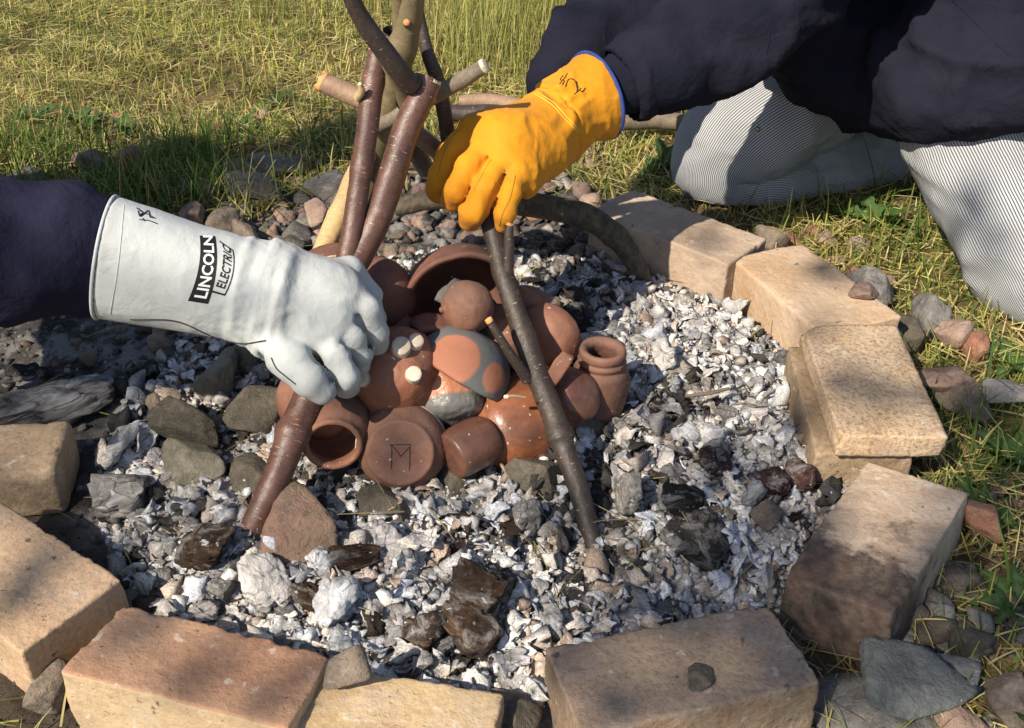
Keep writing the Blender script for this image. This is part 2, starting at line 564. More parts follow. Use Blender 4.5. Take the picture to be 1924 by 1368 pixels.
def cloth_mat(name, a, b, weave=2600, lint=0.02):
    n = NT(name)
    col = n.ramp(n.noise(7, 5, 0.6), [(0.3, a), (0.7, b)])
    l = n.ramp(n.noise(380, 2, 0.6), [(0.76, 0.0), (0.80, 1.0)])
    col = n.mix(n.math('MULTIPLY', l, lint), col, (0.5, 0.5, 0.52))
    nr = n.bump(n.noise(weave, 2, 0.6), 0.35, 0.0006)
    nr = n.bump(n.noise(60, 5, 0.65), 0.5, 0.006, nr)
    nr = n.bump(n.noise(11, 3, 0.5, 1.2), 0.35, 0.014, nr)
    return n.done(col, 0.95, nr, 0.06, sheen=0.0)

def leather_mat(name, a, b, dirt, rough=0.6, dirtw=0.35, fold=0.35, spec=0.3):
    n = NT(name)
    col = n.ramp(n.noise(14, 5, 0.6), [(0.3, a), (0.7, b)])
    d = n.attr('col')
    dm = n.math('MULTIPLY', n.sep(d)[0], n.ramp(n.noise(40, 5, 0.7), [(0.3, 0.3), (0.65, 1.0)]))
    col = n.mix(dm, col, dirt)
    sp = n.math('MULTIPLY', n.ramp(n.noise(150, 2), [(0.70, 0.0), (0.76, 1.0)]), dirtw)
    col = n.mix(sp, col, dirt)
    nr = n.bump(n.noise(900, 3, 0.65), 0.3, 0.0009)
    nr = n.bump(n.noise(24, 5, 0.6, 0.7), fold, 0.006, nr)
    nr = n.bump(n.noise(75, 4, 0.6, 0.5), fold * 0.7, 0.002, nr)
    return n.done(col, rough, nr, spec, sheen=0.05)

def plain(name, c, rough=0.8, var=0.2, scale=60, bumpw=0.3, spec=0.25):
    n = NT(name)
    col = n.ramp(n.noise(scale, 4), [(0.3, tuple(x * (1 - var) for x in c)), (0.7, tuple(x * (1 + var) for x in c))])
    return n.done(col, rough, n.bump(n.noise(scale * 5, 3), bumpw, 0.001), spec)

def vcol_mat(name, rough=0.9, bumps=((150, 0.5, 0.002),), trans=0.0, spec=0.15, fine=0.25, fscale=300):
    n = NT(name)
    col = n.attr('col')
    if fine:
        col = n.mix(1.0, col, n.ramp(n.noise(fscale, 4, 0.7, vec=n.tc.outputs['Object']), [(0.25, 1 - fine * 1.6), (0.75, 1 + fine)]), 'MULTIPLY')
    nr = None
    for sc, st, di in bumps:
        nr = n.bump(n.noise(sc, 4, 0.7, vec=n.tc.outputs['Object']), st, di, nr)
    m = n.done(col, rough, nr, spec)
    if trans:
        t = n.nd('ShaderNodeBsdfTranslucent'); n.put(t.inputs[0], col)
        x = n.nd('ShaderNodeMixShader'); x.inputs[0].default_value = trans
        n.L(n.b.outputs[0], x.inputs[1]); n.L(t.outputs[0], x.inputs[2])
        n.L(x.outputs[0], n.t.nodes['Material Output'].inputs[0])
    return m
# ------------------------------------------------------------------ the ground: one sheet to the horizon, dense where it is looked at
RC = np.array([-0.045, 1.09])            # middle of the fire ring
def ring_d(x, y):
    return np.sqrt(((x - RC[0]) / 0.46) ** 2 + ((y - RC[1]) / 0.45) ** 2)

def sstep(a, b, x):
    t = np.clip((x - a) / (b - a), 0, 1)
    return t * t * (3 - 2 * t)

def ground_z(x, y, detail=True):
    x = np.asarray(x, float); y = np.asarray(y, float)
    p = np.stack([x, y, np.zeros_like(x)], -1).reshape(-1, 3)
    d = ring_d(x, y).ravel()
    inside = 1 - sstep(0.75, 1.1, d)
    z = 0.010 * fbm(p, 4, 3, 3)
    z = z + inside * (0.022 + 0.012 * fbm(p, 9, 3, 5))
    if detail:
        near = 1 - sstep(3.2, 3.6, np.abs(p[:, 1]))
        z = z + near * ((0.35 + 0.65 * inside) * 0.011 * fbm(p, 38, 4, 9, 0.6) + 0.004 * fbm(p, 120, 2, 21, 0.6))
    return z.reshape(x.shape)

def gz(x, y):
    return float(ground_z(np.array([x]), np.array([y]))[0])

def ash_amount(x, y):
    p = np.stack([x, y, 0 * x], -1)
    d = ring_d(x, y)
    a = 1 - sstep(0.92, 1.12, d + 0.08 * fbm(p, 7, 3, 2))
    d2 = np.sqrt(((x + 0.42) / 0.42) ** 2 + ((y - 1.32) / 0.28) ** 2)
    a = np.maximum(a, 0.8 * (1 - sstep(0.7, 1.15, d2 + 0.15 * fbm(p, 6, 3, 4))))
    d3 = np.sqrt(((x + 0.12) / 0.45) ** 2 + ((y - 1.62) / 0.22) ** 2)
    return np.maximum(a, 0.7 * (1 - sstep(0.6, 1.1, d3 + 0.2 * fbm(p, 6, 3, 6))))

def grass_amount(x, y):
    """where turf grows: everywhere but a trodden stony collar round the fire"""
    p = np.stack([x, y, 0 * x], -1)
    n = 0.10 * fbm(p, 5, 3, 14)
    dx = np.where(x < RC[0], (x - RC[0]) / 0.78, (x - RC[0]) / 0.56)
    dy = np.where(y > RC[1], (y - RC[1]) / 0.74, (y - RC[1]) / 0.62)
    return sstep(0.88, 1.12, np.sqrt(dx ** 2 + dy ** 2) + n)

def axis_pts(lo, hi, step, far):
    a = np.arange(lo, hi + step / 2, step)
    g = [0.02]
    while sum(g) < far: g.append(g[-1] * 1.45)
    c = np.cumsum(g)
    return np.concatenate([(lo - c)[::-1], a, hi + c])

gx = axis_pts(-1.15, 1.15, 0.0056, 150)
gy = axis_pts(0.42, 2.45, 0.0062, 150)
X, Y = np.meshgrid(gx, gy, indexing='ij')
Z = ground_z(X, Y)
far = np.maximum(np.abs(X), np.abs(Y)) > 6
Z = np.where(far, 0, Z)
v = np.stack([X, Y, Z], -1).reshape(-1, 3)
nx, ny = len(gx), len(gy)
i, j = np.meshgrid(np.arange(nx - 1), np.arange(ny - 1), indexing='ij')
f = np.stack([i * ny + j, (i + 1) * ny + j, (i + 1) * ny + j + 1, i * ny + j + 1], -1).reshape(-1, 4)
xs, ys = v[:, 0], v[:, 1]
flat = np.stack([xs, ys, 0 * xs], -1)
ash = ash_amount(xs, ys)[:, None]
gr = grass_amount(xs, ys)[:, None]
n1 = fbm(flat, 30, 4, 31, 0.65)[:, None]
n2 = fbm(flat, 6, 3, 33)[:, None]
soil = np.array([0.070, 0.056, 0.044]) * (1 + 0.5 * n1) + np.array([0.03, 0.015, 0.005]) * n2
thatch = np.array([0.135, 0.105, 0.048]) * (1 + 0.55 * n1) + np.array([-0.05, 0.01, -0.01]) * n2
greyash = np.where(n1 > 0.12, np.array([0.34, 0.33, 0.325]), np.array([0.17, 0.165, 0.16])) * (1 + 0.6 * n1)
greyash = greyash * (1 - 0.6 * sstep(0.1, 0.6, -n1 + 0.3 * fbm(flat, 17, 3, 41)[:, None]))
col = soil * (1 - gr) + thatch * gr
col = col * (1 - ash) + greyash * ash * (0.55 + 0.45 * (1 - sstep(0.9, 1.05, ring_d(xs, ys))))[:, None]
col = np.clip(col, 0.008, 0.8)
GROUND = vcol_mat('ground_soil', 0.97, ((230, 0.6, 0.004), (700, 0.5, 0.0015)), fine=0.4, fscale=420)
tag(link('ground', mesh('ground', v, f, GROUND, True, col=col)), kind='structure')

# ------------------------------------------------------------------ bricks of the fire ring
def brick_mesh(name, L, W, H, mat, seed, step=0.0034, rough=0.0009, chip=0.0045, rnd=0.0016):
    half = np.array([L, W, H]) / 2
    vs, fs, off = [], [], 0
    for ax in range(3):
        a, b = (ax + 1) % 3, (ax + 2) % 3
        na, nb = [max(3, int(round(2 * half[k] / step))) for k in (a, b)]
        A, B = np.meshgrid(np.linspace(-half[a], half[a], na + 1), np.linspace(-half[b], half[b], nb + 1), indexing='ij')
        for sgn in (-1, 1):
            q = np.zeros((A.size, 3)); q[:, a] = A.ravel(); q[:, b] = B.ravel(); q[:, ax] = sgn * half[ax]
            ii, jj = np.meshgrid(np.arange(na), np.arange(nb), indexing='ij')
            ff = np.stack([ii * (nb + 1) + jj, (ii + 1) * (nb + 1) + jj, (ii + 1) * (nb + 1) + jj + 1, ii * (nb + 1) + jj + 1], -1).reshape(-1, 4)
            if sgn < 0: ff = ff[:, ::-1]
            vs.append(q); fs.append(ff + off); off += len(q)
    v = np.concatenate(vs); f = np.concatenate(fs)
    key = np.round(v / 1e-6).astype(np.int64)
    _, first, inv = np.unique(key, axis=0, return_index=True, return_inverse=True)
    v = v[first]; f = inv.ravel()[f]
    inner = np.clip(v, -(half - rnd), half - rnd)
    d = v - inner
    ln = np.linalg.norm(d, axis=1, keepdims=True)
    nrm = d / np.maximum(ln, 1e-9)
    v = inner + nrm * rnd
    o = np.array([seed * 1.37, seed * 0.71, seed * 2.13])
    edge = np.sort(half - np.abs(v), axis=1)
    ed = np.exp(-np.maximum(edge[:, 1], 0) / 0.0055)
    cn = np.clip(fbm(v + o, 60, 4, seed, 0.6) - 0.06, 0, 1)
    v = v + nrm * (rough * fbm(v + o, 28, 4, seed + 1, 0.6) + 0.0009 * fbm(v + o, 160, 2, seed + 2))[:, None]
    v = v - nrm * (chip * 2.2 * cn * ed)[:, None]
    big = fbm(v + o, 11, 2, seed + 5)
    v = v + nrm * (0.0007 * big)[:, None]
    corner = np.exp(-np.linalg.norm(np.abs(v) - half, axis=1) / 0.016)
    pick = np.clip(vnoise(np.sign(v) + seed * 3.7, 0.91, seed + 9), 0, 1)
    v = v - (np.sign(v) * (corner * pick * 0.009)[:, None])
    return mesh(name, v, f, mat, True)

def lay_brick(c, yaw, dims, mat, label, seed, tx=0.0, ty=0.0, name='brick', **kw):
    """c: centre of the top face; yaw of the long side; tx, ty: slopes along the long and the short side"""
    L, W, H = dims
    x = np.array([math.cos(yaw), math.sin(yaw), tx]); x /= np.linalg.norm(x)
    y = np.array([-math.sin(yaw), math.cos(yaw), ty]); y -= x * (x @ y); y /= np.linalg.norm(y)
    z = np.cross(x, y)
    me = brick_mesh(name, L, W, H, mat, seed, **kw)
    o = link(name, me, M=mat4(np.stack([x, y, z], 1), np.asarray(c) - z * H / 2))
    tag(o, label, 'brick', 'bricks laid round the fire')
    return o

B_A = brick_mat('firebrick_pale', (0.349, 0.260, 0.196), (0.466, 0.357, 0.266), (0.536, 0.422, 0.335), 0.12)
B_B = brick_mat('firebrick_cream', (0.412, 0.265, 0.147), (0.492, 0.361, 0.249), (0.515, 0.403, 0.306), 0.15, 7)
B_C = brick_mat('firebrick_sandy', (0.405, 0.282, 0.167), (0.472, 0.344, 0.222), (0.483, 0.375, 0.267), 0.6, 12, 230)
B_D = brick_mat('firebrick_sooty', (0.312, 0.232, 0.165), (0.447, 0.347, 0.258), (0.489, 0.405, 0.340), 0.2, 11, soot=True)
B_E = brick_mat('stock_brick_brown', (0.229, 0.164, 0.103), (0.312, 0.232, 0.165), (0.374, 0.241, 0.154), 0.4, 16, 200,
                top=((0.285, 0.225, 0.155), (0.37, 0.255, 0.185)))
B_F = brick_mat('stock_brick_orange', (0.437, 0.328, 0.196), (0.478, 0.357, 0.227), (0.374, 0.280, 0.175), 0.2, 13,
                top=((0.365, 0.195, 0.118), (0.445, 0.285, 0.185)))
B_G = brick_mat('firebrick_buff', (0.349, 0.237, 0.144), (0.466, 0.324, 0.208), (0.501, 0.357, 0.242), 0.3, 10)
B_H = brick_mat('firebrick_tan', (0.366, 0.265, 0.170), (0.458, 0.340, 0.227), (0.492, 0.382, 0.272), 0.35, 8)
B_I = brick_mat('firebrick_yellow', (0.405, 0.282, 0.144), (0.483, 0.354, 0.200), (0.494, 0.386, 0.278), 0.2, 14)
B_L = brick_mat('firebrick_stained', (0.166, 0.116, 0.077), (0.281, 0.203, 0.124), (0.343, 0.261, 0.175), 0.4, 14)

lay_brick((0.249, 1.503, 0.073), -0.71, (0.248, 0.108, 0.075), B_A, 'pale brick half in shade, nearest the kneeling leg', 1, -0.01, -0.03)
lay_brick((0.414, 1.322, 0.074), -1.22, (0.235, 0.120, 0.075), B_B, 'cream brick with a small flat stone resting on its outer corner', 2, 0.05, 0.02)
tc = np.mean([P(1509, 613, z=.102), P(1682, 606, z=.102), P(1778, 815, z=.102), P(1579, 825, z=.102)], axis=0)
lay_brick(tc, -1.60, (0.225, 0.119, 0.030), B_C, 'thin sandy brick slab lying on top of another brick', 3, 0.0, 0.0, chip=0.0012, rnd=0.0013, rough=0.0004)
lay_brick((tc[0] - 0.020, tc[1] + 0.004, 0.068), -1.63, (0.215, 0.110, 0.068), B_L, 'stained lower brick underneath the thin sandy slab', 4, 0.0, 0.0)
lay_brick((0.377, 0.838, 0.073), 0.94, (0.229, 0.111, 0.078), B_D, 'brick with a black soot patch over its near half', 5, -0.05, -0.09)
lay_brick((0.153, 0.667, 0.072), 0.280, (0.226, 0.104, 0.078), B_E, 'brown brick with a small dark stone chip lying on it', 6, -0.03, -0.05)
lay_brick((-0.282, 0.668, 0.074), -0.280, (0.220, 0.094, 0.082), B_F, 'orange-topped brick in the near left of the fire ring', 7, -0.01, -0.10)
pa, pb, pc = P(227, 1111, z=.075), P(42, 1195, z=.075), P(0, 961, z=.075)
dl = pc - pa; dl /= np.linalg.norm(dl[:2])
yaw = math.atan2(dl[1], dl[0])
mid = (pa + pb) / 2
lay_brick((mid[0] + dl[0] * 0.115, mid[1] + dl[1] * 0.115, 0.073), yaw, (0.23, 0.113, 0.076), B_G, 'buff brick at the left edge, second from the orange-topped one', 8, 0.0, 0.0)
h1, h2 = P(108, 781, z=.066), P(130, 892, z=.066)
mid = (h1 + h2) / 2
lay_brick((mid[0] - 0.112, mid[1] - 0.012, 0.066), 0.11, (0.225, 0.095, 0.068), B_H, 'tan brick with a rounded edge, at left beside a charred log', 9, 0.0, 0.03, rnd=0.009)
i1, i2 = P(702, 1258, z=.062), P(914, 1292, z=.062)
dl = i2 - i1; yaw = math.atan2(dl[1], dl[0])
nrm = np.array([math.sin(yaw), -math.cos(yaw), 0])
lay_brick((i1 + i2) / 2 + nrm * 0.056 + np.array([-0.018, 0, 0]), yaw, (0.175, 0.115, 0.066), B_I, 'short yellow broken brick between two larger bricks, in front', 10, 0, 0)
# ------------------------------------------------------------------ stones
def stone_verts(seed, sub=3, nplanes=14, sharp=30.0, rough=0.05):
    r = np.random.default_rng(seed)
    v, f = ico(sub)
    n = r.normal(size=(nplanes, 3)); n /= np.linalg.norm(n, axis=1, keepdims=True)
    d = r.uniform(0.62, 1.0, nplanes)
    dots = np.clip(v @ n.T, 1e-3, None) / d
    rad = 1.0 / ((dots ** sharp).sum(1) ** (1 / sharp))
    rad = np.minimum(rad, 1.6)
    q = v * rad[:, None]
    q = q * (1 + rough * fbm(q + seed, 3.0, 4, seed, 0.6))[:, None]
    if sub >= 4:
        q = q * (1 + 0.035 * fbm(q * np.array([1, 1, 2.5]) + seed, 6.0, 4, seed + 3, 0.65, ridged=True))[:, None]
    ext = (q.max(0) - q.min(0)) / 2
    q = (q - (q.max(0) + q.min(0)) / 2) / ext
    return q, f

S_GREY = stone_mat('stone_grey', (0.13, 0.125, 0.12), (0.20, 0.19, 0.18), (0.27, 0.255, 0.24))
S_PINK = stone_mat('stone_pink', (0.20, 0.13, 0.105), (0.28, 0.19, 0.15), (0.34, 0.25, 0.20))
S_BROWN = stone_mat('stone_brown', (0.13, 0.10, 0.075), (0.19, 0.15, 0.115), (0.25, 0.20, 0.155))
S_RED = stone_mat('stone_red', (0.22, 0.10, 0.065), (0.29, 0.14, 0.09), (0.33, 0.18, 0.12), 0.15)
S_DARK = stone_mat('stone_dark', (0.055, 0.049, 0.038), (0.095, 0.083, 0.062), (0.14, 0.12, 0.088), 0.12)
S_SLATE = stone_mat('stone_slate', (0.075, 0.085, 0.085), (0.10, 0.11, 0.11), (0.15, 0.155, 0.15), 0.12)
S_HEARTH = stone_mat('stone_hearth', (0.12, 0.108, 0.082), (0.185, 0.17, 0.13), (0.25, 0.23, 0.17), 0.22)
S_FLAT = stone_mat('stone_scorched', (0.20, 0.155, 0.10), (0.24, 0.15, 0.11), (0.32, 0.18, 0.135), 0.10, 0.8)

HS = 'stones under the pots'
def big_stone(px, py, w, h, y=None, z=None, thick=0.04, mat=S_GREY, seed=1, yaw=0.0, tilt=(0, 0), label='', sub=4, sharp=40, planes=14, name='stone', group=None, rough=0.04):
    """w, h in photo pixels: width and the foreshortened depth"""
    c = P(px, py, y=y, z=z)
    s = pxm(c)
    if group == HS: sub, sharp = 5, 90
    q, f = stone_verts(seed, sub, planes, sharp, rough)
    dims = np.array([w / s / 2, h / s / 2 / 0.62, thick / 2])
    me = mesh(name, q * dims, f, mat)
    R = Matrix.Rotation(yaw, 3, 'Z')
    R = Matrix.Rotation(tilt[0], 3, 'X') @ Matrix.Rotation(tilt[1], 3, 'Y') @ R
    o = link(name, me, M=mat4(np.array(R), c))
    return tag(o, label, 'stone', group)

HS = 'stones under the pots'
big_stone(350, 788, 142, 66, z=.046, thick=.055, mat=S_DARK, seed=101, label='dark angular stone left of the pots, upper of two stacked', group=HS, tilt=(0.12, 0.05), planes=13)
big_stone(364, 866, 136, 78, z=.030, thick=.052, mat=S_HEARTH, seed=102, label='olive-grey stone lying just under the dark angular stone', group=HS, tilt=(0.2, -0.05), planes=13)
big_stone(408, 708, 76, 58, z=.036, thick=.065, mat=S_HEARTH, seed=103, label='tan-grey upright stone below the white glove', group=HS)
big_stone(448, 690, 80, 50, z=.03, thick=.06, mat=S_HEARTH, seed=104, label='grey stone half hidden behind the tan upright one', group=HS)
big_stone(486, 770, 118, 96, z=.030, thick=.06, mat=S_DARK, seed=105, label='large dark stone under the pale pot by the glove', group=HS, tilt=(0.15, 0.1))
big_stone(490, 906, 130, 74, z=.022, thick=.045, mat=S_DARK, seed=106, label='dark flat stone behind the lower end of the forked stick', group=HS)
big_stone(620, 896, 140, 62, z=.012, thick=.05, mat=S_DARK, seed=107, label='dark stone under the open-mouthed pot', group=HS)
big_stone(722, 958, 112, 74, z=.028, thick=.04, mat=S_DARK, seed=108, label='dark stone with ash on it below the marked bowl', group=HS, tilt=(0.2, 0.12))
big_stone(868, 908, 116, 56, z=.022, thick=.045, mat=S_DARK, seed=109, label='brown-black stone under the burnished beaker', group=HS)
big_stone(1000, 886, 138, 84, z=.022, thick=.06, mat=S_DARK, seed=110, label='dark stone under the burnished round pot', group=HS, planes=13)
big_stone(1098, 826, 118, 78, z=.018, thick=.06, mat=S_DARK, seed=111, label='blackened stone between the thin stick and the collared jar', group=HS)
big_stone(1146, 796, 90, 70, z=.006, thick=.048, mat=S_HEARTH, seed=112, label='dark stone the collared jar stands on', group=HS)
big_stone(575, 700, 180, 110, z=.0, thick=.07, mat=S_DARK, seed=113, label='dark stone in the pile behind the white gloved fingers', group=HS)
big_stone(800, 840, 300, 120, z=.0, thick=.05, mat=S_DARK, seed=114, label='broad dark stone at the bottom of the pot pile', group=HS)
# scorched flat stone leaning by the stick
o = big_stone(566, 1006, 150, 132, z=.048, thick=.026, mat=S_FLAT, seed=131, yaw=0.85, tilt=(0.45, 0.12), label='flat reddish scorched stone by the foot of the forked stick', planes=12, sharp=60)
# stones on and beside the bricks
big_stone(656, 1254, 84, 52, z=.082, thick=.034, mat=S_BROWN, seed=132, label='brown wedge stone bridging the orange-topped and yellow bricks', tilt=(0.1, 0.25), planes=11)
big_stone(1316, 1270, 50, 44, z=.077, thick=.012, mat=S_DARK, seed=133, label='small dark chip of stone lying on the brown brick', planes=11, sharp=50)
big_stone(1624, 546, 58, 34, z=.086, thick=.018, mat=S_PINK, seed=134, label='small flat pinkish stone on the corner of the cream brick', planes=11)
big_stone(1716, 1288, 235, 120, z=.040, thick=.020, mat=S_SLATE, seed=141, yaw=-0.55, tilt=(0.10, 0.12), label='flat dark green-grey slate slab beside the sooty brick', planes=12, sharp=60)
big_stone(1625, 1330, 220, 130, z=.006, thick=.05, mat=S_GREY, seed=142, yaw=0.3, label='large pale grey stone under the slate slab', planes=13)
big_stone(1795, 1265, 100, 70, z=.02, thick=.035, mat=S_GREY, seed=143, label='grey stone behind the slate slab', yaw=0.7)
big_stone(1900, 1325, 90, 90, z=.02, thick=.05, mat=S_BROWN, seed=144, label='brown rounded stone at the bottom right edge', planes=26)
big_stone(1800, 1355, 110, 90, z=.008, thick=.045, mat=S_PINK, seed=145, label='pinkish stone right below the slate slab', planes=26)
big_stone(1845, 975, 76, 62, z=.035, thick=.05, mat=S_RED, seed=146, yaw=0.5, label='red broken brick fragment in the grass by the sooty brick', name='brick_fragment', planes=12, sharp=60)['category'] = 'brick'
big_stone(1745, 590, 66, 76, z=.03, thick=.075, mat=S_GREY, seed=147, label='rounded grey stone against the outer side of the cream brick', planes=28)
big_stone(1700, 630, 60, 60, z=.02, thick=.06, mat=S_DARK, seed=148, label='dark round stone tucked behind the cream brick', planes=28)
big_stone(1788, 622, 74, 52, z=.03, thick=.055, mat=S_PINK, seed=149, label='pink rounded stone right of the grey one by the cream brick', planes=28)
big_stone(1830, 650, 50, 46, z=.02, thick=.05, mat=S_RED, seed=150, label='reddish round stone rightmost in the row by the cream brick', planes=28)
big_stone(1640, 534, 92, 66, z=.03, thick=.06, mat=S_GREY, seed=151, label='grey stone under the small flat pinkish stone', planes=15)
big_stone(1800, 742, 140, 52, z=.025, thick=.05, mat=S_BROWN, seed=152, yaw=-0.3, label='long brown flat stone right of the thin sandy slab', planes=13)
big_stone(1780, 712, 130, 40, z=.045, thick=.03, mat=S_PINK, seed=153, yaw=-0.3, label='flat rust-tinged stone lying over the long brown one', planes=14)
big_stone(1885, 735, 90, 44, z=.03, thick=.035, mat=S_GREY, seed=154, yaw=-0.1, label='flat grey stone at the right edge of the frame', planes=13)
big_stone(1455, 448, 66, 50, z=.02, thick=.05, mat=S_BROWN, seed=155, label='brown stone between the two far bricks', planes=15)
big_stone(950, 1330, 90, 60, z=.025, thick=.04, mat=S_BROWN, seed=156, label='brown rounded stone between the yellow and brown bricks', planes=26)
big_stone(965, 1362, 110, 60, z=.02, thick=.045, mat=S_DARK, seed=157, label='dark stone at the bottom edge between two bricks', planes=15)
big_stone(95, 1290, 80, 60, z=.02, thick=.04, mat=S_BROWN, seed=158, label='brown stone under the corner of the buff brick', planes=15)
big_stone(1440, 970, 60, 40, z=.03, thick=.025, mat=S_BROWN, seed=159, label='small brown stone in ash beside the sooty brick', planes=14)
S_GREYD = stone_mat('stone_grey_weathered', (0.085, 0.078, 0.07), (0.13, 0.12, 0.108), (0.19, 0.175, 0.155), 0.3)
# back collar: larger named stones behind the pots
big_stone(478, 348, 130, 62, y=None, z=.016, thick=.045, mat=S_GREYD, seed=161, label='grey stone with a white ash crust, behind the fire at left', planes=14)
big_stone(520, 310, 110, 46, z=.014, thick=.04, mat=S_GREYD, seed=162, label='flat dark-grey stone at the edge of the grass, left of the sticks', planes=14)
big_stone(450, 318, 90, 40, z=.014, thick=.038, mat=S_BROWN, seed=163, label='brown-grey stone furthest left on the edge of the grass', planes=14)
big_stone(618, 350, 100, 64, z=.016, thick=.045, mat=S_GREYD, seed=164, label='grey boulder behind the peeled pale stick', planes=15)
big_stone(760, 300, 90, 70, z=.016, thick=.045, mat=S_PINK, seed=165, label='pinkish stone seen between the forked stick prongs', planes=22)
big_stone(595, 398, 50, 44, z=.03, thick=.045, mat=S_PINK, seed=166, label='pink-grey stone left of the peeled pale stick', planes=15)
big_stone(420, 420, 66, 40, z=.02, thick=.045, mat=S_BROWN, seed=167, label='brown oval stone above the white glove cuff', planes=28)
big_stone(360, 404, 44, 34, z=.02, thick=.04, mat=S_PINK, seed=168, label='small pinkish round stone close above the white cuff', planes=28)
big_stone(460, 440, 60, 38, z=.02, thick=.04, mat=S_BROWN, seed=169, label='brown flat stone above the glove print', planes=13)
big_stone(560, 440, 60, 50, z=.012, thick=.034, mat=S_GREYD, seed=170, label='grey egg-shaped stone close left of the peeled stick', planes=28)
big_stone(540, 466, 70, 44, z=.012, thick=.034, mat=S_DARK, seed=171, label='dark grey stone just over the wrist of the white glove', planes=22)
big_stone(170, 300, 80, 40, z=.02, thick=.04, mat=S_PINK, seed=172, label='pinkish flat stone lying in the shaded grass at left', planes=14)
big_stone(245, 300, 60, 40, z=.025, thick=.05, mat=S_RED, seed=173, label='reddish stone in the shaded grass at left', planes=14)
big_stone(60, 335, 110, 50, z=.012, thick=.034, mat=S_GREYD, seed=174, label='grey stone just above the navy sleeve at left', planes=14)

MARKS = [((600, 470), 'the foot of the peeled stick'), ((700, 360), 'the gap between the prongs'), ((480, 350), 'the ash-crusted grey stone'), ((560, 440), 'the egg-shaped stone'), ((420, 420), 'the brown oval stone'),
         ((330, 390), 'the white cuff'), ((620, 350), 'the grey boulder'), ((760, 300), 'the pinkish stone between prongs'), ((830, 370), 'the yellow fingertips'), ((760, 430), 'the upper side of the forked stick'), ((870, 440), 'the top of the thin stick'),
         ((830, 470), 'the large dark red bowl'), ((1000, 360), 'the heel of the yellow glove'), ((1090, 260), 'the yellow cuff'), ((1060, 390), 'the arched branch'), ((1110, 330), 'the pale brick'), ((1560, 450), 'the cream brick'), ((1650, 430), 'the weed by the bricks'),
         ((1480, 440), 'the gap of the two far bricks'), ((1690, 500), 'the grey stone with a flat one on it'), ((1700, 1080), 'the side of the sooty brick'), ((1830, 1060), 'the red brick fragment'), ((1680, 1200), 'the corner of the sooty brick'), ((1790, 1250), 'the slate slab'), ((1820, 1170), 'the shaded weeds'),
         ((150, 640), 'the navy sleeve'), ((300, 640), 'the underside of the gauntlet'), ((180, 740), 'the charred log'), ((400, 700), 'the tan upright stone'), ((330, 740), 'the dark angular stone'), ((260, 690), 'the small charred block'), ((250, 290), 'the reddish stone'), ((540, 290), 'the flat dark-grey stone'), ((180, 250), 'the far-left weed'),
         ((1170, 620), 'the collar of the jar'), ((1200, 720), 'the belly of the jar'), ((1220, 550), 'the arched branch foot'), ((1330, 560), 'the inner face of the cream brick'), ((1330, 680), 'the middle of the right bank'), ((1450, 720), 'the inner face of the sandy slab'), ((1280, 800), 'the whitish charred twig'), ((1420, 830), 'the stained lower brick'), ((1130, 850), 'the blackened stone'),
         ((1350, 890), 'the reddish burnt chunks'), ((1200, 930), 'the greenish-grey ash block'), ((1300, 960), 'the flecked black charcoal'), ((1450, 940), 'the dull red chunk'), ((1500, 880), 'the slab corner'), ((1020, 460), 'the broken shoot'), ((960, 450), 'the yellow glove tips'), ((1130, 470), 'the underside of the arched branch'), ((1030, 540), 'the round bowl'),
         ((330, 1010), 'the brown charred chunk'), ((400, 1120), 'the orange-topped brick'), ((500, 1100), 'the white cracked slab'), ((620, 1150), 'the deep-cracked slab'), ((570, 1060), 'the scorched flat stone'), ((740, 1060), 'the long brown splinter'), ((760, 1180), 'the orange-brown stub'), ((900, 1100), 'the charred brown chunk'), ((880, 1000), 'the bottom of the pot pile'),
         ((1020, 1060), 'the foot of the thin stick'), ((1100, 1130), 'the jet-black flake'), ((960, 1210), 'the brown brick'), ((220, 850), 'the brightest ash lump'), ((160, 930), 'the tan brick'), ((300, 960), 'the pale grey ash block'), ((370, 900), 'the olive-grey stone'), ((230, 1030), 'the buff brick')]
def nearest_mark(p):
    d = p - np.array([0, 0, CAM_H])
    zc = d[1] * CP - d[2] * SP
    q = np.array([962 + FPX * d[0] / zc, 684 - FPX * (d[1] * SP + d[2] * CP) / zc])
    return min(MARKS, key=lambda m: (m[0][0] - q[0]) ** 2 + (m[0][1] - q[1]) ** 2)[1]
STONE_WORD = {'stone_grey': 'grey', 'stone_grey_weathered': 'dull grey', 'stone_pink': 'pinkish', 'stone_brown': 'brown', 'stone_dark': 'blackish', 'stone_red': 'reddish'}
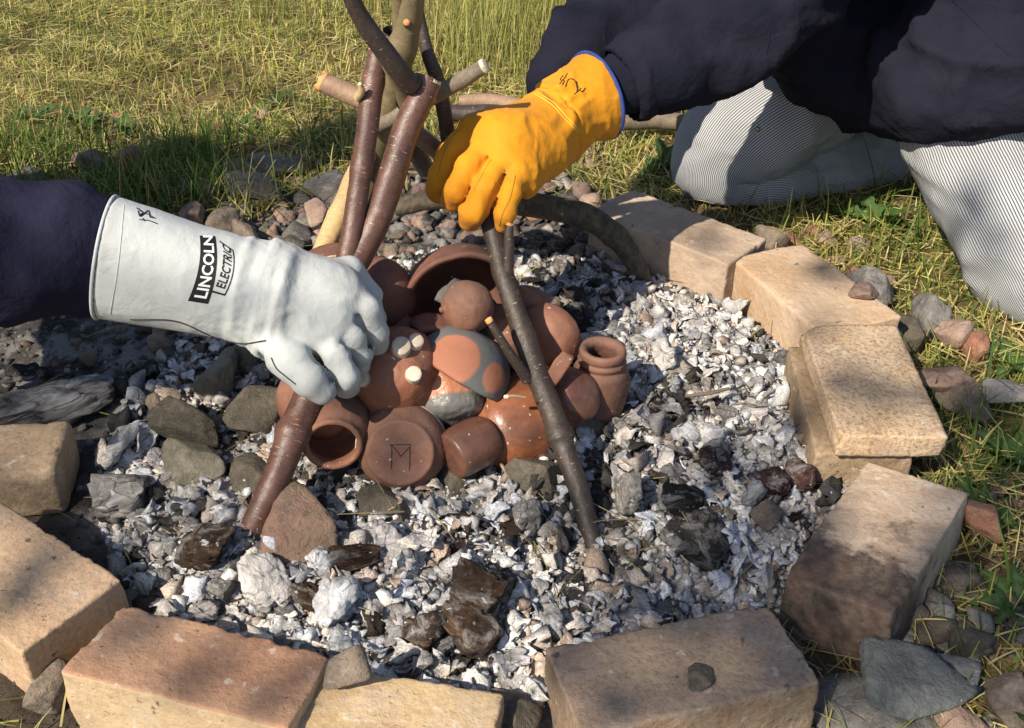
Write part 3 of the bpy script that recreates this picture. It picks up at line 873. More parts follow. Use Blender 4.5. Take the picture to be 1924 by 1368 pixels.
# loose gravel: one object each, sharing a few meshes
protos = []
for k in range(14):
    q, f = stone_verts(300 + k, 3, int(RNG.integers(12, 26)), 30 if k % 2 else 14, 0.05)
    protos.append((q, f))
gm = {}
for k, (q, f) in enumerate(protos):
    for m in (S_GREY, S_GREYD, S_PINK, S_BROWN, S_DARK, S_RED):
        gm[(k, m.name)] = mesh('pebble', q * 0.015, f, m)
ZONES = [  # px box, count, size range m, materials, label, group
    ((300, 320, 700, 490), 110, (.007, .022), (S_GREYD, S_GREYD, S_BROWN, S_PINK, S_DARK), 'small grey-brown pebble in the gravel left of the forked stick', 'loose pebbles around the fire'),
    ((700, 320, 905, 490), 66, (.007, .021), (S_PINK, S_BROWN, S_GREY, S_PINK), 'small pinkish pebble in the gravel right of the forked stick', 'loose pebbles around the fire'),
    ((980, 240, 1120, 400), 34, (.010, .024), (S_PINK, S_RED, S_BROWN, S_PINK), 'small pinkish pebble in the grass below the yellow cuff', 'loose pebbles around the fire'),
    ((1460, 420, 1700, 540), 30, (.009, .024), (S_RED, S_PINK, S_BROWN), 'small reddish pebble in the grass behind the far bricks', 'loose pebbles around the fire'),
    ((1640, 1050, 1850, 1300), 36, (.008, .024), (S_GREY, S_BROWN, S_DARK), 'small grey pebble in the dirt right of the sooty brick', 'loose pebbles around the fire'),
    ((130, 610, 420, 780), 26, (.006, .018), (S_GREY, S_BROWN, S_DARK), 'small dull pebble in the ashy dirt below the white cuff', 'loose pebbles around the fire'),
    ((160, 210, 620, 320), 16, (.010, .024), (S_PINK, S_RED, S_BROWN), 'small pinkish stone half hidden in the grass at left', 'loose pebbles around the fire'),
]
for (x0, y0, x1, y1), cnt, (s0, s1), mats, label, grp in ZONES:
    for c in range(cnt):
        p = P(random.uniform(x0, x1), random.uniform(y0, y1), z=0.01)
        s = s0 + (s1 - s0) * random.random() ** 1.6
        k = random.randrange(14)
        m = random.choice(mats)
        o = bpy.data.objects.new('pebble', gm[(k, m.name)])
        COL.objects.link(o)
        sz = s * random.uniform(.55, .8)
        o.scale = (s / .015, s * random.uniform(.65, 1) / .015, sz / .015)
        o.rotation_euler = (random.uniform(-.4, .4), random.uniform(-.4, .4), random.uniform(0, 6.28))
        o.location = (p[0], p[1], gz(p[0], p[1]) + sz * 0.55)
        size = 'tiny' if s < s0 + .2 * (s1 - s0) else ('small' if s < s0 + .5 * (s1 - s0) else 'larger')
        tag(o, '%s %s pebble, nearest to %s' % (size, STONE_WORD[m.name], nearest_mark(p)), 'pebble', grp)
# ------------------------------------------------------------------ pots
CL_TERRA = clay_mat('clay_terracotta', (0.29, 0.118, 0.070), (0.35, 0.150, 0.092), 0.8, dark=0.45)
CL_DARK = clay_mat('clay_dark_red', (0.17, 0.064, 0.043), (0.225, 0.088, 0.06), 0.8, 0.12, dark=0.6)
CL_BROWN = clay_mat('clay_brown', (0.225, 0.105, 0.070), (0.285, 0.138, 0.095), 0.78, 0.3, dark=0.35)
CL_CREAM = clay_mat('clay_cream', (0.50, 0.36, 0.27), (0.58, 0.44, 0.34), 0.85, 0.2)
CL_SLIP = clay_mat('clay_cream_slip', (0.66, 0.56, 0.43), (0.72, 0.62, 0.49), 0.9, 0.1)
CL_BURN = clay_mat('clay_burnished', (0.34, 0.122, 0.055), (0.40, 0.155, 0.075), 0.33, 0.05, 0.5, True)
CL_BURND = clay_mat('clay_burnished_dark', (0.19, 0.082, 0.054), (0.25, 0.112, 0.074), 0.36, 0.06, 0.5, True)
CL_GREY = clay_mat('clay_grey_slip', (0.10, 0.105, 0.105), (0.14, 0.145, 0.14), 0.7, 0.1)
CL_IN = clay_mat('clay_inside', (0.26, 0.11, 0.07), (0.33, 0.15, 0.095), 0.85, 0.1)

def two_tone(name, patches, under, over, band=None):
    """clay with slip painted in rounded areas; patches: (x, y, z, radius) in the pot's own space"""
    n = NT(name)
    xyz = n.raw
    w = None
    wob = n.math('MULTIPLY', n.math('SUBTRACT', n.noise(35, 3), 0.5), 0.006)
    for (x, y, z, r) in patches:
        d = n.nd('ShaderNodeVectorMath'); d.operation = 'DISTANCE'
        n.L(xyz, d.inputs[0]); d.inputs[1].default_value = (x, y, z)
        m = n.ramp(n.math('ADD', n.math('MULTIPLY', n.math('SUBTRACT', n.math('ADD', d.outputs['Value'], wob), r), 260.0), 0.5), [(0.0, 1.0), (1.0, 0.0)])
        w = m if w is None else n.math('MAXIMUM', w, m)
    if band:
        zz = n.math('ADD', n.sep(xyz)[2], wob)
        m = n.ramp(n.math('ADD', n.math('MULTIPLY', n.math('SUBTRACT', zz, band), 260.0), 0.5), [(0.0, 0.0), (1.0, 1.0)])
        w = m if w is None else n.math('MAXIMUM', w, m)
    a = n.ramp(n.noise(24, 5), [(0.3, under[0]), (0.7, under[1])])
    b = n.ramp(n.noise(24, 5), [(0.3, over[0]), (0.7, over[1])])
    col = n.mix(w, a, b)
    sp = n.ramp(n.noise(110, 2, 0.5), [(0.72, 0.0), (0.75, 0.7)])
    col = n.mix(sp, col, (0.5, 0.4, 0.33))
    return n.done(col, 0.36 if band else 0.7, n.bump(n.noise(105 if band else 50, 4, 0.6), 0.5 if band else 0.3, 0.004 if band else 0.003, n.bump(w, 0.4, 0.0006)), 0.45 if band else 0.3)

def lathe(prof, n=72, m=64, seed=1, wob=0.0015, fine=0.0004, closed=True):
    """prof (r, z) control points, smoothed; revolved about z"""
    p = catmull(prof, m)
    p[:, 0] = np.maximum(p[:, 0], 0.0002)
    th = np.arange(n) / n * 2 * np.pi
    v = np.stack([p[:, 0, None] * np.cos(th), p[:, 0, None] * np.sin(th), np.repeat(p[:, 1, None], n, 1)], -1).reshape(-1, 3)
    i, j = np.meshgrid(np.arange(m - 1), np.arange(n), indexing='ij')
    j2 = (j + 1) % n
    f = np.stack([i * n + j, i * n + j2, (i + 1) * n + j2, (i + 1) * n + j], -1).reshape(-1, 4)
    o = seed * 1.7
    v = v * (1 + wob / 0.04 * fbm(v + o, 22, 2, seed)[:, None] * np.array([1, 1, 0.3]))
    nr = vnormals(v, f)
    v = v + nr * (fine * fbm(v + o, 160, 2, seed + 4))[:, None]
    return v, f

def pot(name, prof, px, py, y, axis, mat, label, seed=1, cat='pot', wob=0.0015, scale=1.0, spin=0.0, **kw):
    """axis: direction of the pot's own +z"""
    c = P(px, py, y=y)
    v, f = lathe(np.asarray(prof, float) * scale, seed=seed, wob=wob, **kw)
    R = frame(axis) @ np.array(Matrix.Rotation(spin, 3, 'Z'))
    o = link(name, mesh(name, v, f, mat), M=mat4(R, c))
    return tag(o, label, cat, 'clay pots piled on the fire'), R, c

# upright jar with a double collar
jar = [(0.0, 0.0), (0.026, 0.0), (0.031, 0.003), (0.0345, 0.02), (0.037, 0.042), (0.0335, 0.060), (0.0275, 0.068), (0.0285, 0.0705),
       (0.0300, 0.0735), (0.0285, 0.077), (0.0268, 0.0785), (0.0285, 0.081), (0.0290, 0.0860), (0.0265, 0.0905), (0.0215, 0.0895),
       (0.0175, 0.083), (0.0205, 0.072), (0.0300, 0.045), (0.026, 0.012), (0.0, 0.008)]
pot('jar', jar, 1122, 768, 1.098, (0.04, 0.02, 1), CL_BROWN, 'upright brown jar with a double ridged collar', 3, m=120)
# burnished dark squat pot between stick and jar
squat = [(0.0, -0.034), (0.020, -0.034), (0.033, -0.026), (0.037, -0.006), (0.036, 0.010), (0.028, 0.026), (0.018, 0.032), (0.0, 0.034)]
pot('pot', squat, 1068, 748, 1.062, vdir(0.55, 0.12, 0.75), CL_BURND, 'dark squat burnished pot between thin stick and jar', 4)
# burnished round pot and the beaker against it
rnd = [(0.0, -0.046), (0.026, -0.046), (0.043, -0.036), (0.052, -0.012), (0.0515, 0.010), (0.043, 0.030), (0.026, 0.041), (0.0, 0.043)]
pot('pot', [(r * 1.08, z * 1.36) for r, z in rnd], 972, 796, 1.048, vdir(-0.78, -0.30, 0.45), CL_BURN, 'glossy orange-brown round pot behind the thin stick', 5)
beak = [(0.0, -0.03), (0.022, -0.03), (0.029, -0.026), (0.033, -0.01), (0.0335, 0.012), (0.031, 0.026), (0.026, 0.0305), (0.0, 0.0325)]
pot('beaker', [(r * .88, z * .94) for r, z in beak], 884, 838, 0.985, vdir(-0.74, -0.38, 0.50), CL_BURND, 'dark burnished squarish beaker right of the marked bowl', 6, 'beaker')
# bowl with the carved mark, its base turned to the viewer
mb = [(0.0, 0.0), (0.036, 0.0), (0.0375, -0.0012), (0.0390, -0.0045), (0.0475, -0.016), (0.0515, -0.030), (0.0508, -0.050), (0.0475, -0.0515), (0.0465, -0.048), (0.0475, -0.03), (0.034, -0.009), (0.0, -0.006)]
mark_axis = vdir(0.06, -0.17, 1.0)
ob, RM, cM = pot('bowl', mb, 752, 852, 0.955, mark_axis, CL_BROWN, 'brown bowl lying with its base up, an M-like mark carved in it', 7, 'bowl', wob=0.0006)
slipv, slipf = lathe([(0.0502, -0.028), (0.0524, -0.034), (0.0520, -0.0505), (0.0500, -0.0525), (0.0474, -0.0522)], m=20, seed=7, wob=0.0006)
link('slip_rim', mesh('slip_rim', slipv, slipf, CL_SLIP), ob)
def groove(pts, w, mat, parent, depth=0.0006, name='carved_mark'):
    """a scratched line as a fine raised-edged groove strip in the parent's own space"""
    pts = catmull(pts, max(8, len(pts) * 5))
    v, f, uv = tube(pts, np.full(len(pts), w), 6)
    v[:, 2] = pts.repeat(6, 0)[:, 2] + (v[:, 2] - pts.repeat(6, 0)[:, 2]) * depth / w
    link(name, mesh(name, v, f, mat), parent)
SCRATCH = plain('scratched_clay', (0.045, 0.03, 0.025), 0.95)
Rinv = RM.T
def on_base(dx, dy):           # photo-pixel offsets on the base disc
    w = (dx * R_ - dy * U_) / pxm(cM)
    q = Rinv @ w
    return np.array([q[0], q[1], 0.0001])
for a, b in (((-17, 30), (-16, -18)), ((17, 34), (18, -12)), ((-20, -17), (20, -17)), ((-15, -16), (1, 6)), ((1, 6), (20, -16))):
    groove([on_base(*a), on_base((a[0] + b[0]) / 2 + 0.5, (a[1] + b[1]) / 2), on_base(*b)], 0.00055, SCRATCH, ob)
# open-mouthed pot
om = [(0.0, -0.075), (0.024, -0.075), (0.036, -0.066), (0.043, -0.04), (0.040, -0.016), (0.0335, -0.004), (0.0325, 0.003), (0.0285, 0.0045), (0.026, 0.0),
      (0.029, -0.012), (0.036, -0.035), (0.030, -0.062), (0.0, -0.069)]
pot('pot', om, 626, 834, 0.955, vdir(0.14, -0.50, 0.86), CL_TERRA, 'terracotta pot on its side, dark open mouth to the viewer', 8, m=90)
# pale bowl left of it
cb = [(0.0, 0.0), (0.02, 0.0), (0.040, 0.010), (0.050, 0.030), (0.052, 0.048), (0.049, 0.048), (0.046, 0.030), (0.036, 0.014), (0.0, 0.006)]
pot('bowl', cb, 556, 735, 1.055, vdir(0.62, 0.75, -0.2), CL_CREAM, 'pale pinkish-cream bowl peeping out left of the white glove', 9, 'bowl')
pot('pot', squat, 590, 752, 1.03, vdir(-0.4, 0.4, 0.7), CL_TERRA, 'small terracotta pot behind the stick held by the white glove', 10, scale=1.15)
# lumpy bowl with clay feet
nb = [(0.0, 0.033), (0.022, 0.0315), (0.040, 0.021), (0.050, 0.004), (0.0555, -0.014), (0.0575, -0.023), (0.0545, -0.0255), (0.050, -0.018), (0.042, 0.004), (0.022, 0.022), (0.0, 0.026)]
nax = vdir(0.12, 0.30, 0.95)
ob, RN, cN = pot('footed_bowl', [(r * .93, z * .93) for r, z in nb], 744, 690, 1.030, nax, clay_mat('clay_lumpy', (0.32, 0.115, 0.06), (0.38, 0.15, 0.083), 0.66, 0.12, 0.3, dark=0.3), 'lumpy terracotta bowl upside down with pale round feet', 11, 'bowl', wob=0.0045, fine=0.0009)
for (fx, fy, sc, lean) in ((753, 663, 1.2, 0.2), (779, 645, 1.0, 0.6), (773, 727, 1.0, 0.3), (684, 732, 1.1, 0.7)):
    pc = P(fx, fy, y=1.03)
    off = RN.T @ (pc - cN)
    q = off[:2]
    r = min(np.linalg.norm(q), 0.050)
    q = q / (np.linalg.norm(q) + 1e-9) * r
    zz = .93 * np.interp(r / .93, [0, .022, .04, .05, .056], [.033, .0315, .021, .006, -.012])
    dirn = np.array([q[0] * 9 * lean * 2.2, q[1] * 9 * lean * 2.2, 1.0]); dirn /= np.linalg.norm(dirn)
    fv, ff = lathe([(0.0, -0.010), (0.010, -0.010), (0.0092, 0.0), (0.0088, 0.0085), (0.0078, 0.0105), (0.0, 0.0112)], 28, 22, int(fx), 0.002)
    fv = fv * sc @ frame(dirn).T + np.array([q[0], q[1], zz])
    link('foot', mesh('foot', fv, ff, CL_SLIP), ob)
# slip-painted bowl, dome up
db = [(0.0, 0.043), (0.020, 0.0415), (0.040, 0.032), (0.053, 0.016), (0.0585, -0.002), (0.0595, -0.010), (0.0560, -0.011), (0.050, 0.012), (0.036, 0.027), (0.0, 0.037)]
dax = vdir(0.52, 0.84, 0.10)
cD = P(872, 688, y=1.065)
RD = frame(dax)
def patch(px, py, y, R, c, r):
    q = R.T @ (P(px, py, y=y) - c)
    return (q[0], q[1], q[2], r)
PAINT = two_tone('clay_slip_painted', [patch(850, 655, 1.015, RD, cD, 0.042), patch(942, 712, 1.02, RD, cD, 0.021)],
                 ((0.10, 0.105, 0.105), (0.15, 0.15, 0.145)), ((0.37, 0.15, 0.085), (0.42, 0.18, 0.11)))
pot('bowl', db, 872, 688, 1.065, dax, PAINT, 'upturned bowl painted grey with big round terracotta patches', 12, 'bowl', wob=0.0007)
# textured round pot beneath it
PB = two_tone('clay_textured_band', [], ((0.36, 0.145, 0.078), (0.43, 0.19, 0.11)), ((0.115, 0.115, 0.11), (0.155, 0.15, 0.14)), band=0.012)
ob, RT, cT = pot('pot', [(r_ * .9, z_ * .95) for r_, z_ in ((0.0, -0.045), (0.024, -0.044), (0.041, -0.030), (0.047, -0.006), (0.0455, 0.014), (0.036, 0.032), (0.0, 0.042))], 842, 738, 1.045, vdir(0.18, -0.93, 0.28), PB,
    'round pot with dimpled shiny shoulder and a grey band below', 13, fine=0.0015)
# round rattle
rat = [(0.0, -0.031), (0.012, -0.029), (0.024, -0.0205), (0.0305, -0.006), (0.0308, 0.007), (0.025, 0.019), (0.013, 0.0275), (0.004, 0.030), (0.003, 0.034), (0.0, 0.0352)]
pot('rattle', rat, 878, 577, 1.098, vdir(-0.86, -0.12, 0.42), CL_BROWN, 'closed round clay ball with a small nipple, on top of the pile', 14, 'clay ball', wob=0.0012)
# big round bowl behind the thin stick, small ball behind it
pot('bowl', cb, 1006, 650, 1.115, vdir(0.45, 0.35, -0.85), CL_TERRA, 'round terracotta bowl behind the thin stick, beside the jar', 15, 'bowl', scale=0.82, spin=0.4)
pot('bowl', [(r * 0.8, z * 0.8) for r, z in cb], 978, 648, 1.105, vdir(-0.5, 0.1, -0.7), CL_SLIP, 'cream bowl showing as a sliver left of the thin stick', 16, 'bowl', scale=0.75)
pot('pot', rnd, 992, 574, 1.19, vdir(0.2, 0.6, 0.3), CL_TERRA, 'small round terracotta pot furthest back, right of the thin stick', 17, scale=0.52)
pot('pot', rnd, 946, 628, 1.13, vdir(0.2, 0.6, 0.3), CL_TERRA, 'terracotta pot mostly hidden behind the clay ball', 18, scale=0.75)
# big ridged bowl at the back, opening to the viewer
gb = [(0.0, -0.075), (0.030, -0.073), (0.055, -0.058), (0.068, -0.032), (0.072, -0.008), (0.0735, 0.002), (0.0690, 0.0045), (0.0640, 0.0),
      (0.0625, -0.007), (0.0610, -0.009), (0.0612, -0.016), (0.0590, -0.018), (0.0588, -0.026), (0.0560, -0.030), (0.045, -0.050), (0.0, -0.064)]
pot('bowl', gb, 868, 578, 1.135, vdir(0.22, -0.50, 0.85), CL_DARK, 'large dark red bowl with ridges inside, at the back of the pile', 19, 'bowl', m=100, wob=0.0022)
pot('pot', rnd, 703, 556, 1.135, vdir(-0.3, 0.6, 0.5), CL_DARK, 'dark red round pot behind the fork of the big stick', 20, scale=0.9)
pot('pot', rnd, 622, 516, 1.175, vdir(-0.2, 0.7, 0.3), CL_DARK, 'dark red pot behind the white gloved hand', 21, scale=0.8)
pot('bowl', cb, 560, 640, 1.12, vdir(0.1, 0.9, 0.2), CL_DARK, 'dark bowl hidden beneath the white glove', 25, 'bowl', scale=0.8)

# sherds: broken wall pieces
def sherd(px, py, y, w, h, th, nrm, spin, mat, label, seed, curve=0.05):
    r = np.random.default_rng(seed)
    c = P(px, py, y=y)
    n = 9
    ang = np.sort(r.uniform(0, 2 * np.pi, n))
    ang = np.linspace(0, 2 * np.pi, n, endpoint=False) + r.uniform(-.25, .25, n)
    rad = r.uniform(.8, 1.1, n)
    t = np.linspace(0, 2 * np.pi, 40, endpoint=False)
    rr = np.interp(t, np.concatenate([ang - 2 * np.pi, ang, ang + 2 * np.pi]), np.tile(rad, 3))
    rr = rr / np.maximum(np.abs(np.cos(t)), np.abs(np.sin(t))) ** 0.7
    rings = []
    for k in (0.0, 0.35, 0.7, 1.0):
        x, yv = np.cos(t) * rr * w / 2 * k, np.sin(t) * rr * h / 2 * k
        rings.append(np.stack([x, yv, -(x ** 2) / (2 * curve)], 1))
    top = np.concatenate(rings) + np.array([0, 0, th / 2])
    bot = np.concatenate(rings[::-1]) * np.array([1, 1, 1]) - np.array([0, 0, th / 2])
    v = np.concatenate([top, bot]); m = 40
    i, j = np.meshgrid(np.arange(7), np.arange(m), indexing='ij'); j2 = (j + 1) % m
    f = np.stack([i * m + j, i * m + j2, (i + 1) * m + j2, (i + 1) * m + j], -1).reshape(-1, 4)[:, ::-1]
    v = v + 0.0006 * np.stack([fbm(v + seed, 120, 2, seed + k) for k in range(3)], 1)
    R = frame(nrm) @ np.array(Matrix.Rotation(spin, 3, 'Z'))
    o = link('sherd', mesh('sherd', v, f, mat), M=mat4(R, c))
    return tag(o, label, 'pot sherd', 'broken sherds in the pile')
sherd(1052, 688, 1.045, 0.048, 0.018, 0.009, vdir(0.25, 0.35, 0.9), 0.62, CL_TERRA, 'broken terracotta strip leaning between bowl and jar', 1)
sherd(738, 612, 1.10, 0.05, 0.04, 0.006, vdir(-0.3, 0.6, 0.7), 0.4, CL_DARK, 'flat dark sherd in the shade above the footed bowl', 2)
sherd(850, 548, 1.135, 0.045, 0.024, 0.006, vdir(0.2, 0.5, 0.9), 0.6, CL_GREY, 'grey sherd inside the large dark red bowl', 3)
sherd(815, 606, 1.09, 0.05, 0.035, 0.006, vdir(0.1, 0.8, 0.5), 0.2, CL_DARK, 'broken-edged dark sherd left of the clay ball', 4)
sherd(622, 480, 1.165, 0.030, 0.020, 0.003, vdir(-0.1, 0.9, 0.3), 0.2, CL_CREAM, 'pale pink flake beside the foot of the peeled stick', 5)
sherd(644, 489, 1.150, 0.022, 0.016, 0.003, vdir(0.2, 0.9, 0.3), 0.9, CL_CREAM, 'small pale pink flake under the forked stick', 6)
# ------------------------------------------------------------------ sticks
BK_CHERRY = bark_mat('bark_cherry', (0.055, 0.023, 0.016), (0.120, 0.056, 0.039), (0.46, 0.32, 0.22), 0.40, 1.0)
BK_DARK = bark_mat('bark_dark', (0.018, 0.012, 0.009), (0.048, 0.033, 0.024), (0.33, 0.25, 0.18), 0.5, 0.9)
BK_BLACK = bark_mat('bark_blackish', (0.026, 0.019, 0.017), (0.06, 0.042, 0.036), (0.28, 0.22, 0.18), 0.5, 0.8)
BK_OLIVE = bark_mat('bark_olive', (0.11, 0.085, 0.045), (0.20, 0.155, 0.085), (0.36, 0.24, 0.13), 0.6, 0.6, moss=0.6)
BK_GREY = bark_mat('bark_greybrown', (0.10, 0.078, 0.055), (0.18, 0.145, 0.105), (0.36, 0.29, 0.2), 0.7, 0.5)
BK_TAN = bark_mat('bark_tan', (0.19, 0.115, 0.07), (0.28, 0.185, 0.12), (0.42, 0.31, 0.22), 0.65, 0.6)
BK_BURNT = bark_mat('bark_scorched', (0.026, 0.019, 0.014), (0.066, 0.048, 0.033), (0.22, 0.18, 0.13), 0.75, 0.3, moss=0.5, rough_bump=0.9)
PEELED = bark_mat('peeled_wood', (0.36, 0.25, 0.115), (0.48, 0.35, 0.17), (0.30, 0.17, 0.08), 0.7, 0.4)
END_PALE = wood_end_mat('cut_end_pale', (0.62, 0.52, 0.33), (0.76, 0.67, 0.47))
END_ORANGE = wood_end_mat('cut_end_orange', (0.52, 0.22, 0.085), (0.64, 0.34, 0.16))
END_DARK = wood_end_mat('cut_end_dark', (0.06, 0.045, 0.035), (0.12, 0.09, 0.07))

def stem_mesh(name, pts, radpx, mat, seed=1, nseg=26, n=None, knots=(), lump=0.08):
    """pts (x, y, z) world; radii in metres; bumps at knots (fraction, size)"""
    pts = np.asarray(pts, float)
    ctrl = np.concatenate([pts, np.asarray(radpx, float)[:, None]], 1)
    L = np.linalg.norm(np.diff(pts, axis=0), axis=1).sum()
    n = n or max(12, int(L / 0.0045))
    c = catmull(ctrl, n)
    path, rad = c[:, :3], c[:, 3].copy()
    t = np.linspace(0, 1, n)
    for k, s in knots:
        rad *= 1 + s * np.exp(-((t - k) * L / 0.009) ** 2)
    wig = np.stack([vnoise(np.stack([t * L * 22, t * 0 + seed, t * 0 + k], 1), 1.0, seed + k) for k in range(3)], 1)
    path = path + wig * 0.0015
    v, f, uv = tube(path, rad, nseg)
    cen = path.repeat(nseg, 0)
    v = cen + (v - cen) * (1 + lump * fbm(v + seed, 40, 4, seed, 0.62))[:, None]
    return v, f, uv, path, rad

def end_cap(parent, path, rad, at_end, mat, seed, jag=0.0, tilt=0.0, name='cut_end'):
    k = -1 if at_end else 0
    p = path[k]
    d = path[k] - path[-2 if at_end else 1]
    d /= np.linalg.norm(d)
    R = frame(d)
    rings = [0.0, 0.3, 0.6, 0.85, 1.0, 1.02]
    m = 26
    th = np.arange(m) / m * 2 * np.pi
    vs = []
    for i, r in enumerate(rings):
        x, y = np.cos(th) * r * rad[k], np.sin(th) * r * rad[k]
        z = np.full(m, 0.0012 * (1 - r ** 2)) if i < 5 else np.full(m, -0.004)
        z = z + tilt * x
        if jag: z = z + jag * vnoise(np.stack([x * 260, y * 260, 0 * x + seed], 1), 1.0, seed) * (1 if i < 5 else 0)
        vs.append(np.stack([x, y, z], 1))
    v = np.concatenate(vs)
    i, j = np.meshgrid(np.arange(len(rings) - 1), np.arange(m), indexing='ij'); j2 = (j + 1) % m
    f = np.stack([i * m + j, (i + 1) * m + j, (i + 1) * m + j2, i * m + j2], -1).reshape(-1, 4)
    me = mesh(name, v, f, mat)
    o = link(name, me, parent)
    o.matrix_local = parent.matrix_world.inverted() @ Matrix(mat4(R, p)) if parent.parent is None else Matrix(mat4(R, p))
    return o

def stick(name, pts, radpx, mat, label, seed=1, ends=(None, None), knots=(), jag=(0, 0), cat='stick', group='sticks leaning over the pots', lump=0.085):
    """pts: (px, py, y) ; radpx in photo pixels"""
    w = [P(a, b, y=c) for a, b, c in pts]
    r = [q / pxm(p) for q, p in zip(radpx, w)]
    v, f, uv, path, rad = stem_mesh(name, w, r, mat, seed, knots=knots, lump=lump)
    o = empty(name, tuple(path[0]))
    bpy.context.view_layer.update()
    o.matrix_world = Matrix.Translation(Vector(path[0]))
    st = link('stem', mesh('stem', v - path[0], f, mat, uv=uv), o)
    tag(o, label, cat, group)
    for k in (0, 1):
        if ends[k] is not None:
            e = end_cap(o, path, rad, k == 1, ends[k], seed + k, jag[k])
            e.matrix_local = Matrix.Translation(-Vector(path[0])) @ Matrix(mat4(frame(path[-1] - path[-2] if k else path[0] - path[1]), path[-1 if k else 0]))
    return o, path, rad

def shoot(parent, base, pts, radpx, mat, seed, end=None, name='side_shoot', jag=0.0, knots=()):
    w = [P(a, b, y=c) for a, b, c in pts]
    r = [q / pxm(p) for q, p in zip(radpx, w)]
    v, f, uv, path, rad = stem_mesh(name, w, r, mat, seed, 18, knots=knots)
    s = link(name, mesh(name, v - base, f, mat, uv=uv), parent)
    if end is not None:
        e = end_cap(s, path, rad, True, end, seed, jag)
        e.matrix_local = Matrix.Translation(-Vector(base)) @ Matrix(mat4(frame(path[-1] - path[-2]), path[-1]))
    return s

# forked cherry stick held by the white glove
o, path, rad = stick('forked_stick', [(461, 1030, 0.868), (505, 930, 0.900), (572, 765, 0.972), (618, 620, 1.035), (655, 515, 1.082), (700, 430, 1.115), (745, 300, 1.155), (803, 148, 1.20)],
    (25, 27, 29, 29, 29, 28, 26.5, 26), BK_CHERRY, 'thick glossy red-brown forked stick held by the white glove', 3, (END_DARK, END_PALE), ((0.24, 0.22), (0.50, 0.1)), (0.002, 0.001))
base = path[0]
shoot(o, base, [(642, 560, 1.068), (655, 470, 1.092), (676, 330, 1.135), (695, 200, 1.172), (712, 92, 1.205)], (21, 20, 20, 21.5, 18), BK_CHERRY, 4, END_ORANGE, 'prong', knots=((0.52, 0.12), (0.86, 0.14)))
shoot(o, base, [(672, 185, 1.166), (680, 172, 1.160), (677, 158, 1.156)], (7, 7, 4), PEELED, 5, END_PALE, 'snapped_twig')
shoot(o, base, [(706, 440, 1.115), (692, 428, 1.113), (682, 420, 1.112)], (11, 9, 7), BK_CHERRY, 6, END_ORANGE, 'broken_stub', 0.004)
# thin dark stick under the yellow glove
o, path, rad = stick('thin_stick', [(1124, 1066, 0.862), (1098, 965, 0.905), (1062, 850, 0.960), (1046, 800, 0.985), (1000, 670, 1.055), (958, 550, 1.115), (925, 440, 1.170), (906, 385, 1.20)],
    (16, 19, 21, 22.5, 21.5, 19.5, 17.5, 16), BK_DARK, 'thin dark stick with side shoots, its top under the yellow glove', 8, (END_DARK, END_PALE), ((0.34, 0.30), (0.62, 0.12), (0.8, 0.12)))
base = path[0]
shoot(o, base, [(952, 520, 1.13), (956, 480, 1.138), (957, 440, 1.145), (958, 425, 1.148)], (12, 11, 9, 7), BK_DARK, 9, END_ORANGE, 'broken_shoot', 0.003)
shoot(o, base, [(990, 712, 1.03), (965, 672, 1.03), (938, 630, 1.035), (917, 598, 1.04)], (12, 10, 8.5, 7.5), BK_DARK, 10, END_ORANGE, 'cut_shoot')
# peeled stick behind
stick('peeled_stick', [(600, 480, 1.215), (632, 415, 1.235), (664, 345, 1.26), (700, 250, 1.29)], (19, 21, 21, 18), PEELED, 'pale peeled stick standing behind the forked stick', 12, (END_PALE, None), ((0.35, 0.06),))
# stub to the left and its run down to the right, dark
stick('short_stick', [(607, 152, 1.31), (650, 176, 1.30), (700, 200, 1.29), (770, 246, 1.30), (850, 300, 1.32)], (19, 20, 19, 18, 17), BK_TAN, 'tan stick with a gnawed orange end pointing left', 13, (END_ORANGE, None), jag=(0.008, 0))
# stub to the right with bright cut end
stick('cut_branch', [(700, 240, 1.26), (770, 204, 1.245), (842, 164, 1.235), (913, 122, 1.225)], (14, 15, 15, 14), BK_GREY, 'grey-brown stick with a bright cream cut end pointing right', 14, (None, END_PALE), ((0.8, 0.08),))
# dark stick from the top
stick('dark_branch', [(646, -40, 1.13), (678, 30, 1.14), (712, 84, 1.152), (748, 130, 1.165), (775, 158, 1.18)], (15, 17, 19, 20, 20), BK_BLACK, 'dark speckled stick crossing from the top left', 15, (None, END_DARK))
# olive upright with two stems
o, path, rad = stick('olive_branch', [(690, 380, 1.34), (708, 300, 1.30), (730, 210, 1.265), (755, 110, 1.24), (768, 40, 1.225), (783, -60, 1.20)], (20, 22, 23, 26, 25, 19), BK_OLIVE, 'olive-brown upright branch that forks at the top edge', 16, (None, None), ((0.72, 0.12),))
shoot(o, path[0], [(757, 70, 1.235), (752, 20, 1.225), (748, -60, 1.20)], (20, 16, 14), BK_OLIVE, 17, None, 'side_stem')
shoot(o, path[0], [(764, 48, 1.222), (764, 42, 1.20)], (8, 6), BK_OLIVE, 18, END_ORANGE, 'cut_scar')
# dark slim stick right of it
stick('slim_branch', [(776, -40, 1.30), (787, 40, 1.29), (806, 105, 1.28), (822, 150, 1.28), (834, 215, 1.285), (845, 290, 1.30)], (11, 12, 13, 14, 14, 14), BK_BLACK, 'slim dark stick right of the olive upright branch', 19)
